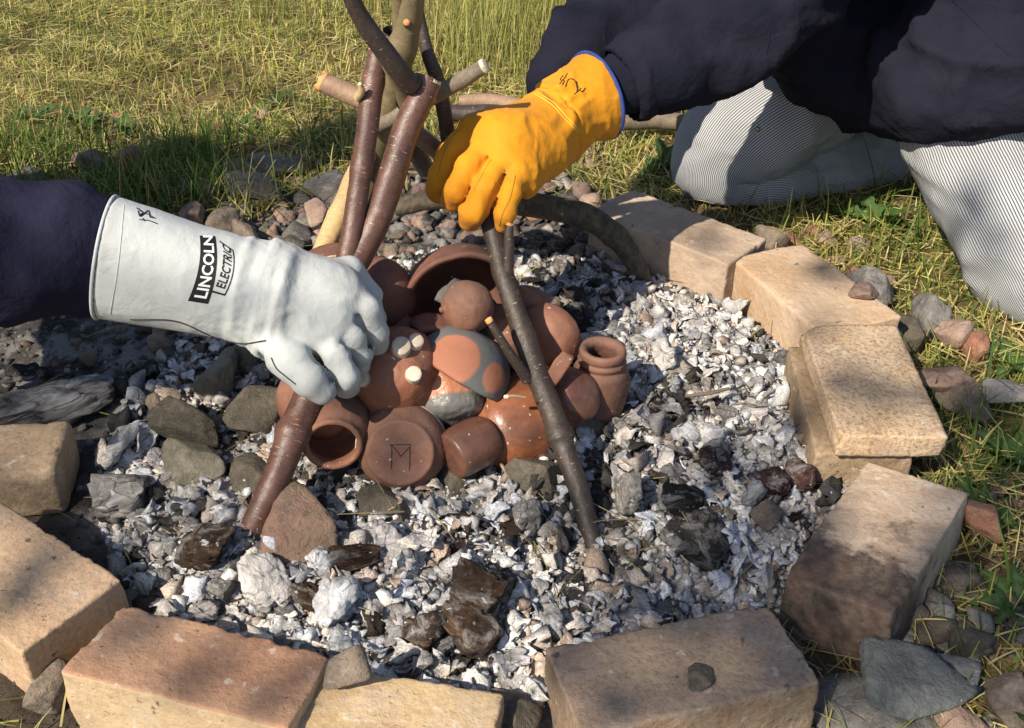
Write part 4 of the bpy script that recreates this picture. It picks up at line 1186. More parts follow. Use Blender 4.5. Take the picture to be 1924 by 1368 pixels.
# little curved twig with a cream end
stick('curved_twig', [(721, 101, 1.165), (729, 125, 1.165), (742, 150, 1.172), (755, 172, 1.185), (764, 192, 1.20)], (8, 9, 9, 12, 18), BK_OLIVE, 'small curved twig with a pale end between the prongs', 20, (END_PALE, END_DARK))
stick('crooked_branch', [(735, 60, 1.27), (728, 120, 1.28), (738, 200, 1.30), (770, 268, 1.34), (800, 320, 1.38)], (18, 20, 20, 18, 16), BK_BLACK, 'blackish crooked stick deep between the prongs', 21)
# thick scorched branch arching over the ash to the far brick
stick('arched_branch', [(745, 388, 1.47), (850, 372, 1.46), (950, 378, 1.45), (1040, 392, 1.445), (1105, 410, 1.44), (1160, 447, 1.435), (1195, 495, 1.425), (1220, 560, 1.415)],
    (17, 20, 22, 24, 24, 22, 19, 17), BK_BURNT, 'thick scorched branch arching down onto the ash by the pale brick', 22, (END_ORANGE, END_DARK), ((0.3, 0.08), (0.75, 0.12)), lump=0.09)
# sticks lying on the ground behind
stick('fallen_stick', [(862, 190, 2.06), (930, 192, 2.055), (1010, 206, 2.02)], (13, 15, 13), BK_TAN, 'pinkish stick lying on the ground behind the yellow glove', 23, (END_DARK, END_DARK), group='sticks lying on the ground')
stick('fallen_stick', [(840, 214, 1.98), (930, 214, 1.985), (1000, 222, 1.96)], (16, 18, 14), BK_BLACK, 'dark stick lying just below the pinkish one', 24, (END_DARK, END_DARK), group='sticks lying on the ground')
stick('fallen_stick', [(1165, 232, 1.95), (1240, 226, 1.97), (1330, 236, 1.95)], (15, 16, 14), BK_GREY, 'grey-brown stick lying left of the striped knee', 25, (END_DARK, END_DARK), group='sticks lying on the ground')
stick('fallen_stick', [(1230, 205, 2.04), (1300, 190, 2.08), (1370, 182, 2.1)], (10, 11, 10), BK_TAN, 'reddish stick lying behind the grey-brown one', 26, (END_DARK, END_DARK), group='sticks lying on the ground')
# small twigs
stick('twig', [(950, 746, 0.985), (968, 744, 0.985), (990, 747, 0.985)], (3.5, 3, 2.5), BK_TAN, 'tiny pinkish twig lying on the glossy round pot', 27, (END_PALE, None))
stick('twig', [(372, 920, 0.985), (400, 905, 1.0), (430, 900, 1.005)], (6, 9, 8), PEELED, 'pale splinter of wood in the ash left of the forked stick', 28, (END_PALE, END_PALE), group='splinters in the ash')
stick('twig', [(1290, 745, 1.085), (1330, 738, 1.09), (1370, 728, 1.10)], (2.5, 4, 3), BK_GREY, 'whitish charred twig in the ash right of the jar', 29, group='splinters in the ash')

# ------------------------------------------------------------------ ash, charcoal
A_WHITE = ash_mat('ash_white', [(0.28, 0.16), (0.42, 0.42), (0.6, 0.70), (0.8, 0.80)])
A_GREY = ash_mat('ash_grey', [(0.3, 0.07), (0.5, 0.22), (0.65, 0.42), (0.8, 0.62)])
A_CHAR = ash_mat('charcoal_black', [(0.35, 0.012), (0.55, 0.028), (0.68, 0.07), (0.8, 0.30)], 0.6)
A_BROWN = ash_mat('charred_brown', [(0.3, (0.012, 0.009, 0.007)), (0.5, (0.04, 0.026, 0.018)), (0.63, (0.10, 0.068, 0.048)), (0.76, (0.32, 0.28, 0.24))], 0.7)
A_RED = ash_mat('charred_red', [(0.3, (0.02, 0.012, 0.011)), (0.55, (0.065, 0.034, 0.031)), (0.7, (0.15, 0.10, 0.09)), (0.8, (0.4, 0.36, 0.34))], 0.6)

UNIT = 0.015
def clinker(seed, sub=4, block=False):
    """a curled, cracked lump of burnt wood, or a checked block of charcoal"""
    r = np.random.default_rng(seed)
    o = seed * 2.3
    if block:
        v, f = ico(sub)
        q = v / ((np.abs(v) ** 4).sum(1) ** 0.25)[:, None]
        n_ = r.normal(size=(5, 3)); n_ /= np.linalg.norm(n_, axis=1, keepdims=True)
        for k_ in range(5):                # snapped faces
            q = q - np.clip(q @ n_[k_] - r.uniform(.55, .85), 0, None)[:, None] * n_[k_] * .9
        q = q * (1 + 0.16 * fbm(q + o, 1.1, 2, seed))[:, None]
        # shrinkage checks across and along the grain
        gx_ = np.abs(np.sin(q[:, 0] * r.uniform(3.5, 5.5) + 1.2 * vnoise(q + o, 1.6, seed) + r.uniform(0, 3)))
        gy_ = np.abs(np.sin(q[:, 1] * r.uniform(3, 4.5) + 1.0 * vnoise(q + o, 1.6, seed + 3) + r.uniform(0, 3)))
        cut = np.exp(-(gx_ / 0.16) ** 2) * 0.20 + np.exp(-(gy_ / 0.12) ** 2) * 0.14
        q = q * (1 - cut + 0.10 * fbm(q * np.array([1, 4, 4]) + o, 2.0, 3, seed + 1, 0.6, ridged=True) + 0.05 * vnoise(q, 8, seed))[:, None]
        q[:, 2] += 0.25 * q[:, 0] * r.uniform(-1, 1)
    else:
        q, f = stone_verts(seed, sub, 10, 20, 0.03)
        gr = q * np.array([1.0, 2.4, 2.4])
        q = q * (1 + 0.28 * fbm(q + o, 1.5, 3, seed, 0.6) + 0.22 * fbm(gr + o, 1.7, 4, seed + 1, 0.6, ridged=True))[:, None]
        for t in range(2):               # hollow it out so that it reads as a curled crust
            d = r.normal(size=3); d[2] = abs(d[2]) * (1.5 - t); d /= np.linalg.norm(d)
            h = np.clip(q @ d - 0.15, 0, None)
            q = q - d * (h * 1.15)[:, None]
        q = q + 0.07 * np.stack([vnoise(q + o, 4.2, seed + 5 + k) for k in range(3)], 1) + 0.035 * np.stack([vnoise(q + o, 9, seed + 8 + k) for k in range(3)], 1)
    ext = (q.max(0) - q.min(0)) / 2
    return (q - (q.max(0) + q.min(0)) / 2) / ext * UNIT, f

def plate(seed, n=9):
    """a thin curled flake of ash with a torn outline"""
    r = np.random.default_rng(seed)
    u = np.linspace(-1, 1, n)
    A, B = np.meshgrid(u, u, indexing='ij')
    # square to disc, then tear the edge
    X_ = A * np.sqrt(1 - B ** 2 / 2); Y_ = B * np.sqrt(1 - A ** 2 / 2)
    th = np.arctan2(Y_, X_)
    edge = 1 + .22 * np.sin(th * 3 + r.uniform(0, 6)) + .14 * np.sin(th * 5 + r.uniform(0, 6)) + .10 * np.sin(th * 9 + r.uniform(0, 6))
    X_, Y_ = X_ * edge, Y_ * edge * r.uniform(.55, .9)
    q = np.stack([X_, Y_, 0 * X_], -1).reshape(-1, 3)
    z = r.uniform(.15, .6) * q[:, 0] ** 2 * r.choice([-1, 1]) + r.uniform(.1, .5) * q[:, 1] ** 2 + .16 * fbm(q + seed, 1.8, 3, seed) + .10 * fbm(q * np.array([1, 3, 1]) + seed, 2.2, 2, seed + 1, ridged=True)
    t = .10 + .07 * (1 - np.abs(A).ravel() ** 4) * (1 - np.abs(B).ravel() ** 4)
    top, bot = q.copy(), q.copy()
    top[:, 2] = z + t; bot[:, 2] = z - t * .5
    v = np.concatenate([top, bot])
    i, j = np.meshgrid(np.arange(n - 1), np.arange(n - 1), indexing='ij')
    a, b, c, d = i * n + j, (i + 1) * n + j, (i + 1) * n + j + 1, i * n + j + 1
    m = n * n
    f = [np.stack([a, b, c], -1).reshape(-1, 3), np.stack([a, c, d], -1).reshape(-1, 3), np.stack([a, c, b], -1).reshape(-1, 3) + m, np.stack([a, d, c], -1).reshape(-1, 3) + m]
    rim = [k * n for k in range(n)] + [(n - 1) * n + k for k in range(1, n)] + [k * n + n - 1 for k in range(n - 2, -1, -1)] + [k for k in range(n - 2, 0, -1)]
    rim = np.array(rim); nx_ = np.roll(rim, -1)
    f += [np.stack([rim, rim + m, nx_], -1), np.stack([nx_, rim + m, nx_ + m], -1)]
    v = (v - (v.max(0) + v.min(0)) / 2) / (np.abs(v[:, :2]).max())
    return v * UNIT, np.concatenate(f)

CLK = [clinker(500 + k, 3) if k % 2 else plate(500 + k, 15) for k in range(18)]
CLKB = [clinker(540 + k, 4, True) for k in range(8)]
am = {}
def ash_mesh(kind, k, m, nm):
    key = (kind, k, m.name)
    if key not in am:
        q, f = (CLKB if kind else CLK)[k]
        am[key] = mesh(nm, q, f, m)
    return am[key]

KEEP = []   # areas (px ellipse) the ash leaves free: pots, stones, bricks
def drop(nm, kind, m, p, dims, yaw, tilt, label, cat, grp, k=None):
    lst = CLKB if kind else CLK
    k = random.randrange(len(lst)) if k is None else k
    o = bpy.data.objects.new(nm, ash_mesh(kind, k, m, nm))
    COL.objects.link(o)
    o.scale = tuple(x / UNIT for x in dims)
    o.rotation_euler = (tilt[0], tilt[1], yaw)
    o.location = (p[0], p[1], p[2])
    return tag(o, label, cat, grp)

def named_lump(px, py, w, h, th, kind, m, label, nm='charcoal', cat='charcoal', yaw=0.0, tilt=(0, 0), k=0, up=0.4, grp=None):
    p = P(px, py, z=0.03)
    s = pxm(p)
    p[2] = gz(p[0], p[1]) + th * up
    drop(nm, kind, m, p, (w / s / 2, h / s / 2 / 0.65, th / 2), yaw, tilt, label, cat, grp, k)

CG = 'charred wood in the ash'
named_lump(905, 1128, 118, 84, .040, True, A_BROWN, 'chunk of charred brown wood, grey grained top, below the marked bowl', yaw=-0.2, k=0, up=.5, grp=CG)
named_lump(880, 1188, 130, 62, .036, True, A_BROWN, 'checked brown charcoal block leaning down right, near front', yaw=-0.65, tilt=(0, .25), k=1, up=.55, grp=CG)
named_lump(800, 1205, 90, 50, .035, True, A_BROWN, 'orange-brown half-burnt stub nearest the yellow brick', yaw=0.2, k=2, grp=CG)
named_lump(1320, 1020, 124, 100, .030, True, A_CHAR, 'large black charcoal slab in the ash left of the sooty brick', yaw=0.5, k=3, up=.3, grp=CG)
named_lump(1100, 1112, 84, 76, .022, False, A_CHAR, 'flat jet-black charcoal flake below the foot of the thin stick', yaw=0.3, k=4, up=.5, grp=CG)
named_lump(390, 1048, 110, 62, .035, True, A_BROWN, 'brown charred chunk by the foot of the forked stick', yaw=-0.2, k=4, grp=CG)
named_lump(1280, 952, 84, 46, .030, True, A_CHAR, 'black charcoal lump with white ash flecks, mid right', yaw=-0.1, k=5, up=.5, grp=CG)
named_lump(1340, 888, 62, 32, .03, True, A_RED, 'reddish burnt chunk, left of the pair under the sandy slab', yaw=0.1, k=6, up=.6, grp=CG)
named_lump(1500, 908, 56, 40, .03, True, A_RED, 'dark red burnt chunk close to the stained lower brick', yaw=-0.1, k=7, up=.6, grp=CG)
named_lump(1450, 925, 60, 40, .03, True, A_RED, 'dull red burnt chunk with a white flake beside it', yaw=0.5, k=1, up=.5, grp=CG)
named_lump(856, 1035, 50, 44, .025, False, A_RED, 'reddish crumpled ember crust below the marked bowl', yaw=0, k=5, up=.6, grp=CG)
named_lump(668, 1060, 100, 34, .025, True, A_BROWN, 'long brown charred splinter right of the scorched flat stone', yaw=0.15, k=5, up=.5, grp=CG)
named_lump(580, 1130, 44, 52, .025, True, A_BROWN, 'dark brown charcoal piece between two white ash crusts', yaw=0.9, k=7, up=.6, grp=CG)
named_lump(1010, 520, 70, 60, .03, False, A_CHAR, 'black charcoal in the shade behind the round bowl', k=2, grp=CG)
named_lump(1075, 610, 80, 56, .035, False, A_CHAR, 'black charcoal piece just above the collared jar', k=3, grp=CG)
# the charred log by the tan brick
A_LOG = ash_mat('ash_log', [(0.3, 0.04), (0.46, 0.14), (0.60, 0.36), (0.8, 0.6)], 1.0)
named_lump(95, 745, 235, 80, .045, True, A_LOG, 'charred log with a white cracked ash coat by the tan brick', 'charred_log', 'log', 0.42, (0, -.05), 5, .5)
named_lump(60, 690, 130, 60, .05, False, A_CHAR, 'hollow black burnt log end at the left edge', 'charred_log', 'log', 0.3, (0.2, 0), 6, .4)
named_lump(265, 685, 60, 36, .025, True, A_CHAR, 'small black charred block below the white cuff', yaw=0.5, k=7, grp=CG)
# white crusts
WG = 'large white ash crusts'
named_lump(232, 840, 72, 78, .045, False, A_WHITE, 'brightest big white ash lump beside the dark angular stone', 'ash_lump', 'ash', k=1, up=.6, grp=WG)
named_lump(190, 850, 34, 34, .03, False, A_WHITE, 'small white ash ball left of the brightest ash lump', 'ash_lump', 'ash', k=3, up=.7, grp=WG)
named_lump(280, 830, 46, 46, .035, False, A_WHITE, 'white ash lump between the brightest lump and dark stone', 'ash_lump', 'ash', k=5, up=.7, grp=WG)
named_lump(225, 925, 110, 84, .035, True, A_GREY, 'pale grey cracked ash block below the brightest ash lump', 'ash_lump', 'ash', yaw=0.3, k=0, up=.5, grp=WG)
named_lump(500, 1108, 92, 90, .030, True, A_WHITE, 'white cracked ash slab above the orange-topped brick', 'ash_lump', 'ash', yaw=0.4, k=6, up=.6, grp=WG)
named_lump(632, 1155, 84, 82, .035, True, A_WHITE, 'white ash slab with deep cracks, right of another slab', 'ash_lump', 'ash', yaw=-0.1, k=2, up=.6, grp=WG)
named_lump(1030, 1048, 62, 44, .03, False, A_WHITE, 'white cracked ash lump left of the thin stick foot', 'ash_lump', 'ash', k=7, up=.7, grp=WG)
named_lump(800, 1035, 60, 58, .03, False, A_WHITE, 'white ash crust below the marked bowl, left of the red one', 'ash_lump', 'ash', k=8, up=.7, grp=WG)
named_lump(728, 1030, 70, 50, .03, False, A_WHITE, 'pinkish-white ash crust below the dark ash-topped stone', 'ash_lump', 'ash', k=9, up=.6, grp=WG)
named_lump(965, 1235, 80, 50, .03, False, A_WHITE, 'white ash crust between yellow and brown bricks', 'ash_lump', 'ash', k=10, up=.5, grp=WG)
named_lump(990, 980, 56, 46, .03, True, A_GREY, 'smooth grey ash block left of the thin stick', 'ash_lump', 'ash', k=3, up=.7, grp=WG)
named_lump(1180, 945, 50, 56, .035, True, A_GREY, 'greenish-grey ash block right of the thin stick', 'ash_lump', 'ash', k=4, up=.7, grp=WG)
named_lump(1245, 690, 50, 44, .04, False, A_WHITE, 'white ash lump right of the jar shoulder', 'ash_lump', 'ash', k=11, up=.7, grp=WG)

# ash lumps, one object each, the 260 that show most
AZ = [  # px centre, radii, count, size range, label, group
    ((1240, 690), (240, 190), 92, (.009, .023), 'white ash flake in the bank right of the jar', 'ash flakes lying in the fire ring'),
    ((1070, 490), (130, 70), 40, (.009, .020), 'sunlit white ash flake behind the pots', 'ash flakes lying in the fire ring'),
    ((700, 1110), (430, 110), 74, (.008, .019), 'white ash flake in the ash in front of the pots', 'ash flakes lying in the fire ring'),
    ((250, 930), (150, 120), 34, (.009, .021), 'pale ash flake in the bank near the dark angular stone', 'ash flakes lying in the fire ring'),
    ((1330, 900), (190, 70), 44, (.008, .020), 'bluish-white ash flake left of the stained brick', 'ash flakes lying in the fire ring'),
]
for (cx, cy), (rx, ry), cnt, (s0, s1), label, grp in AZ:
    n = 0
    while n < cnt:
        a, r = random.uniform(0, 6.283), math.sqrt(random.random())
        p = P(cx + rx * r * math.cos(a), cy + ry * r * math.sin(a), z=.03)
        if ring_d(p[0], p[1]) > 0.93: continue
        s = s0 + (s1 - s0) * random.random() ** 1.5
        kind = random.random() < 0.22
        m = random.choice((A_WHITE, A_WHITE, A_WHITE, A_GREY))
        if kind: m = random.choice((A_GREY, A_WHITE))
        th = s * random.uniform(.4, .9)
        p[2] = gz(p[0], p[1]) + th * random.uniform(.25, .7)
        drop('ash_flake', kind, m, p, (s, s * random.uniform(.6, 1), th), random.uniform(0, 6.28), (random.uniform(-.6, .6), random.uniform(-.6, .6)),
             '%s %s ash %s, nearest to %s' % ('small' if s < s0 + .3 * (s1 - s0) else ('large' if s > s0 + .65 * (s1 - s0) else 'middling'), 'white' if m is A_WHITE else 'grey', 'block' if kind else 'flake', nearest_mark(p)), 'ash', grp)
        n += 1

# the rest of the ash: thousands of crumbs and flakes nobody could count
def crumbs(name, N, sampler, smin_, smax, colf, seed, mat, flatness=(.3, .9), zoff=0.3, bases=None, smooth=False, power=2.2):
    r = np.random.default_rng(seed)
    bases = bases or [ico(1)]
    V, Fc, C, off = [], [], [], 0
    xy_all = sampler(r, N)
    pick = r.integers(0, len(bases), len(xy_all))
    for bi, (base, f0) in enumerate(bases):
        xy = xy_all[pick == bi]
        n_ = len(xy)
        base = base / np.abs(base).max()
        s = smin_ + (smax - smin_) * r.random(n_) ** power
        sc = np.stack([s, s * r.uniform(.5, 1, n_), s * r.uniform(*flatness, n_)], 1)
        ang = r.uniform(0, 6.283, (n_, 3)); ang[:, :2] = r.normal(0, .5, (n_, 2))
        jit = r.normal(0, .2, (n_, len(base), 1)) if len(base) < 60 else 0
        v = base[None] * (1 + jit) * sc[:, None]
        def rot(v, a, i, j):
            c, s_ = np.cos(a)[:, None], np.sin(a)[:, None]
            w = v.copy(); w[..., i] = v[..., i] * c - v[..., j] * s_; w[..., j] = v[..., i] * s_ + v[..., j] * c
            return w
        v = rot(rot(rot(v, ang[:, 0], 1, 2), ang[:, 1], 0, 2), ang[:, 2], 0, 1)
        z = ground_z(xy[:, 0], xy[:, 1]) + sc[:, 2] * zoff
        v = v + np.concatenate([xy, z[:, None]], 1)[:, None]
        col = colf(r, xy, s)
        vv = v.reshape(-1, 3)
        vc = np.repeat(col, len(base), 0) * (1 + 0.3 * r.normal(size=(n_ * len(base), 1)) * (len(base) < 60) + 0.55 * (vnoise(vv, 330, seed) * (len(base) >= 60))[:, None])
        V.append(vv); C.append(vc)
        Fc.append((f0[None] + (np.arange(n_) * len(base))[:, None, None]).reshape(-1, 3) + off); off += len(vv)
    return link(name, mesh(name, np.concatenate(V), np.concatenate(Fc), mat, smooth, col=np.clip(np.concatenate(C), .008, .82)))

def ring_sampler(r, N):
    a, q = r.uniform(0, 6.283, N), np.sqrt(r.random(N)) * 1.0
    xy = np.stack([RC[0] + .45 * q * np.cos(a), RC[1] + .44 * q * np.sin(a)], 1)
    return xy
def ash_cols(r, xy, s):
    N = len(s)
    p3 = np.concatenate([xy, np.zeros((N, 1))], 1)
    zone = fbm(p3, 11, 3, 77)
    # the bank to the right and the middle front is whiter; back left greyed for dirt and painted-in shade
    white = np.clip(.62 - .30 * sstep(-.22, -.42, xy[:, 0]) * sstep(1.0, 1.12, xy[:, 1]) + .75 * zone + .25 * r.normal(size=N), 0, 1)
    base = np.where((white > .55)[:, None], np.array([.64, .63, .62]), np.where((white > .2)[:, None], np.array([.36, .35, .34]), np.array([.05, .047, .045])))
    tint = r.choice(4, N, p=[.45, .25, .2, .1])
    t = np.array([[1, 1, 1], [.9, .96, 1.06], [1.06, .98, .9], [.75, .6, .5]])[tint]
    return base * t * r.uniform(.75, 1.2, (N, 1))
ASHV = vcol_mat('ash_crumbs', 0.97, ((300, 0.7, 0.002), (800, 0.5, 0.0008)), fine=0.45, fscale=500)
FLK = [clinker(600 + k, 2) for k in range(6)] + [plate(620 + k, 7) for k in range(12)]
tag(crumbs('ash_flakes', 3300, ring_sampler, .0052, .0172, ash_cols, 15, ASHV, (.5, 1.1), 0.6, FLK, True, 1.6), 'curled white and grey ash flakes heaped within the ring of bricks', 'ash', kind='stuff')
tag(crumbs('ash_crumbs', 17000, ring_sampler, .0012, .0085, ash_cols, 5, ASHV), 'loose white and grey ash crumbs filling the ring of bricks', 'ash', kind='stuff')

def left_sampler(r, N):
    x = r.uniform(-.95, .55, N); y = r.uniform(.55, 2.0, N)
    a = ash_amount(x, y) * (1 - sstep(.85, 1.0, 1.9 - ring_d(x, y)))
    k = (r.random(N) < np.maximum(a, .35 * (1 - grass_amount(x, y)))) & (ring_d(x, y) > .95)
    return np.stack([x[k], y[k]], 1)
def dirt_cols(r, xy, s):
    N = len(s)
    pal = np.array([[.17, .165, .16], [.09, .085, .08], [.26, .25, .24], [.15, .11, .085], [.05, .045, .04]])
    return pal[r.choice(5, N, p=[.34, .26, .15, .15, .10])] * r.uniform(.7, 1.25, (N, 1))
tag(crumbs('cinder_crumbs', 13000, left_sampler, .0016, .0085, dirt_cols, 6, ASHV), 'dull grey cinders and grit scattered outside the bricks', 'cinders', kind='stuff')

# angular rubble trodden into the collar behind and beside the fire
def collar(r, N):
    x = r.uniform(-.85, .30, N); y = r.uniform(1.42, 1.95, N)
    k = (ring_d(x, y) > .86) & (r.random(N) < (1 - grass_amount(x, y)) * .9 + .03)
    x2 = r.uniform(.38, .62, N // 5); y2 = r.uniform(.55, 1.0, N // 5)
    return np.concatenate([np.stack([x[k], y[k]], 1), np.stack([x2, y2], 1)])
def rub_cols(r, xy, s):
    N = len(s)
    pal = np.array([[.13, .12, .11], [.19, .175, .16], [.20, .145, .115], [.08, .073, .067], [.27, .25, .23]])
    return pal[r.choice(5, N, p=[.32, .2, .22, .16, .10])] * r.uniform(.7, 1.2, (N, 1))
RB = [stone_verts(700 + k, 2, 13, 26, .05) for k in range(8)]
tag(crumbs('rubble', 1500, collar, .005, .017, rub_cols, 8, ASHV, (.45, .85), 0.25, RB, True, 1.8), 'small angular rubble trodden round the back of the fire', 'rubble', kind='stuff')
# ------------------------------------------------------------------ people
NAVY = cloth_mat('navy_fleece', (0.012, 0.0125, 0.028), (0.021, 0.021, 0.041))
NAVY2 = cloth_mat('navy_drill', (0.010, 0.011, 0.020), (0.018, 0.0185, 0.030), lint=0.02)
YEL = leather_mat('yellow_leather', (0.55, 0.215, 0.008), (0.64, 0.270, 0.013), (0.24, 0.10, 0.02), 0.72, 0.2, 0.45, 0.2)
WHT = leather_mat('white_leather', (0.385, 0.415, 0.425), (0.50, 0.52, 0.52), (0.22, 0.22, 0.20), 0.75, 0.25, 0.42, 0.2)
INK = plain('black_print', (0.012, 0.012, 0.014), 0.6, 0.1)
INKW = plain('white_print', (0.72, 0.73, 0.72), 0.7, 0.03)
SEAM = plain('dark_seam', (0.035, 0.036, 0.038), 0.8)
SEAMY = plain('yellow_seam', (0.80, 0.48, 0.07), 0.7)
SEAMD = plain('tan_seam', (0.42, 0.20, 0.02), 0.7)
BLUE = plain('blue_binding', (0.030, 0.060, 0.24), 0.8)
SKIN = plain('skin', (0.46, 0.27, 0.19), 0.6)
HAIR = plain('hair', (0.05, 0.035, 0.025), 0.6, 0.3, 200)

def nt_stripe():
    n = NT('striped_cotton')
    u = n.sep(n.tc.outputs['UV'])[0]
    w = n.math('SINE', n.math('MULTIPLY', u, 2 * math.pi))
    m = n.ramp(n.math('ADD', n.math('MULTIPLY', w, 0.5), 0.5), [(0.48, 0.0), (0.72, 1.0)])
    wh = n.ramp(n.noise(10, 4), [(0.3, (0.36, 0.37, 0.38)), (0.7, (0.45, 0.46, 0.46))])
    col = n.mix(m, wh, (0.072, 0.082, 0.108))
    nr = n.bump(n.noise(2200, 2), 0.3, 0.0006)
    nr = n.bump(n.noise(40, 4), 0.3, 0.004, nr)
    return n.done(col, 0.92, nr, 0.12)
STRIPE = nt_stripe()

def folds(v, nr, seed, amp, scale, stretch=None):
    q = v if stretch is None else v * np.asarray(stretch)
    k = 0.5 + 0.5 * fbm(q + seed, scale, 3, seed, 0.45, ridged=True)
    return v + nr * (amp * 2.2 * (np.clip(k, 0, 1) ** 2.2 - 0.3))[:, None]

def finger(F, pts, r): return F.chain(pts, r, 0.004)

def cam_hit(bvh, px, py, off=0.0006):
    o = Vector((0, 0, CAM_H))
    d = Vector(P(px, py, y=1.0)) - o
    d.normalize()
    h, n, i, dist = bvh.ray_cast(o, d)
    if h is None: return None
    if n.dot(d) > 0: n = -n
    return np.array(h) + np.array(n) * off

def surface_line(parent, bvh, pts, wpx, mat, name, off=0.0003, nmul=7):
    """a stitched or drawn line lying on a surface"""
    c = catmull(pts, len(pts) * nmul)
    w = [cam_hit(bvh, a, b, off) for a, b in c]
    w = [x for x in w if x is not None]
    if len(w) < 4: return None
    w = np.array(w)
    # keep the longest run without jumps in depth
    jump = np.where(np.linalg.norm(np.diff(w, axis=0), axis=1) > 0.02)[0]
    segs = np.split(w, jump + 1)
    w = max(segs, key=len)
    if len(w) < 4: return None
    r = wpx / 2 / pxm(w[0])
    v, f, uv = tube(w, np.full(len(w), r), 6)
    return link(name, mesh(name, v, f, mat), parent)

# ================================================================== the left person: navy sleeve, white gauntlet
left = empty('person', (-1.15, 1.05, 0))
tag(left, 'person reaching in from the left, navy sleeve, long white welding glove gripping the forked stick', 'person')
def lp(px, py, y): return P(px, py, y=y)
# arm and body as one continuous garment
wr = lp(200, 470, 1.005)
el = np.array([-0.80, 1.00, 0.36]); sh = np.array([-1.10, 1.12, 0.66])
F = Field((-1.55, 0.72, 0.02), (-0.38, 1.62, 1.0), 0.009)
arm = F.chain([lp(120, 468, 1.000), lp(-20, 456, 0.99), el, sh], [0.061, 0.068, 0.072, 0.085], 0.02)
sl_w = lp(222, 377, 1.005) - lp(190, 598, 1.0)
arm = smin(arm, F.eloft(lp(232, 490, 1.006), lp(110, 468, 1.002), sl_w, (0.0620, 0.0415), (0.070, 0.057)), 0.015)
tor = F.chain([np.array([-1.28, 1.14, 0.26]), np.array([-1.24, 1.12, 0.5]), np.array([-1.16, 1.14, 0.70])], [0.17, 0.18, 0.15], 0.05)
arm2 = F.chain([np.array([-1.13, 1.30, 0.70]), np.array([-1.0, 1.42, 0.45]), np.array([-0.88, 1.36, 0.30])], [0.085, 0.07, 0.055], 0.02)
v, f = F.build(smin(smin(arm, tor, 0.06), arm2, 0.05))
v = relax(v, f, 3)
nr = vnormals(v, f)
fade = sstep(0.02, 0.14, np.linalg.norm(v - lp(215, 488, 1.0), axis=1))[:, None]
v0 = v
v = folds(v, nr, 3, 0.011, 8, (1.0, 1.8, 1.8))
v = folds(v, nr, 8, 0.004, 20)
v = v0 + (v - v0) * fade
link('jacket', mesh('jacket', v - np.array(left.location), f, NAVY), left)
# kneeling legs
v, f, uv = tube(catmull([(-1.25, 1.15, .26), (-1.02, 1.05, .26), (-0.92, 1.02, .12), (-1.05, 1.02, .08), (-1.4, 1.08, .08)], 40), np.full(40, .08), 30)
v2, f2, uv2 = tube(catmull([(-1.3, 1.3, .26), (-1.1, 1.4, .26), (-1.0, 1.45, .12), (-1.12, 1.46, .08), (-1.45, 1.4, .08)], 40), np.full(40, .08), 30)
link('trousers', mesh('trousers', np.concatenate([v, v2]) - np.array(left.location), np.concatenate([f, f2 + len(v)]), NAVY2), left)
def head(parent, c, face, name='head'):
    F = Field(c - 0.16, c + 0.16, 0.006)
    fx = np.asarray(face, float); fx /= np.linalg.norm(fx)
    up = np.array([0, 0, 1.0]); sd = np.cross(up, fx); sd /= np.linalg.norm(sd); up = np.cross(fx, sd)
    Rm = np.stack([fx, sd, up], 1)
    d = F.ell(c + up * .02, Rm, (.095, .075, .105))
    d = smin(d, F.ell(c + fx * .03 - up * .05, Rm, (.06, .055, .07)), .03)
    d = smin(d, F.cone(c + fx * .088 + up * .02, c + fx * .112 - up * .02, .009, .015), .012)     # nose
    for s in (-1, 1):
        d = np.minimum(d, F.ell(c + sd * .078 * s, Rm, (.028, .01, .034)))                     # ears
        d = np.maximum(d, -F.ell(c + fx * .092 + sd * .032 * s + up * .02, Rm, (.014, .016, .011)))
        d = np.minimum(d, F.ell(c + fx * .082 + sd * .032 * s + up * .02, Rm, (.011, .013, .011)))
    d = np.maximum(d, -F.ell(c + fx * .098 - up * .058, Rm, (.012, .024, .004)))                  # mouth
    d = smin(d, F.cone(c - fx * .02 - up * .06, c - fx * .05 - up * .15, .055, .06), .03)
    v, f = F.build(d)
    h = link(name, mesh(name, relax(v, f, 2) - np.array(parent.location), f, SKIN), parent)
    d2 = F.ell(c + up * .035 - fx * .012, Rm, (.102, .084, .105))
    d2 = np.maximum(d2, F.plane(c + fx * .05 + up * .045, fx * 0.9 - up * 0.45))
    v, f = F.build(d2)
    v = folds(relax(v, f, 1), vnormals(v, f), 5, .004, 40)
    link('hair', mesh('hair', v - np.array(parent.location), f, HAIR), parent)
head(left, np.array([-1.02, 1.16, 0.97]), (0.8, 0.1, -0.5))

# white glove: hand and gauntlet as one skin
K = 1.0
wrist = lp(505, 556, 1.000)
cuff = lp(205, 487, 1.000)
kn_i, kn_m, kn_r, kn_p = lp(598, 622, 0.985), lp(630, 590, 1.000), lp(650, 545, 1.018), lp(655, 512, 1.045)
th = [lp(524, 642, 0.968), lp(552, 684, 0.944), lp(582, 712, 0.934), lp(604, 730, 0.936)]
fi = [kn_i, lp(630, 664, 0.962), lp(650, 708, 0.956), lp(655, 727, 0.964)]
fm = [kn_m, lp(664, 626, 0.984), lp(678, 662, 0.988), lp(674, 686, 0.998)]
fr = [kn_r, lp(688, 580, 1.000), lp(706, 624, 1.004), lp(708, 648, 1.014)]
fp = [kn_p, lp(692, 556, 1.045), lp(706, 600, 1.062), lp(700, 622, 1.07)]
allp = np.array([wrist, cuff, *th, *fi, *fm, *fr, *fp])
F = Field(allp.min(0) - 0.085, allp.max(0) + np.array([0.05, 0.075, 0.095]), 0.0026)
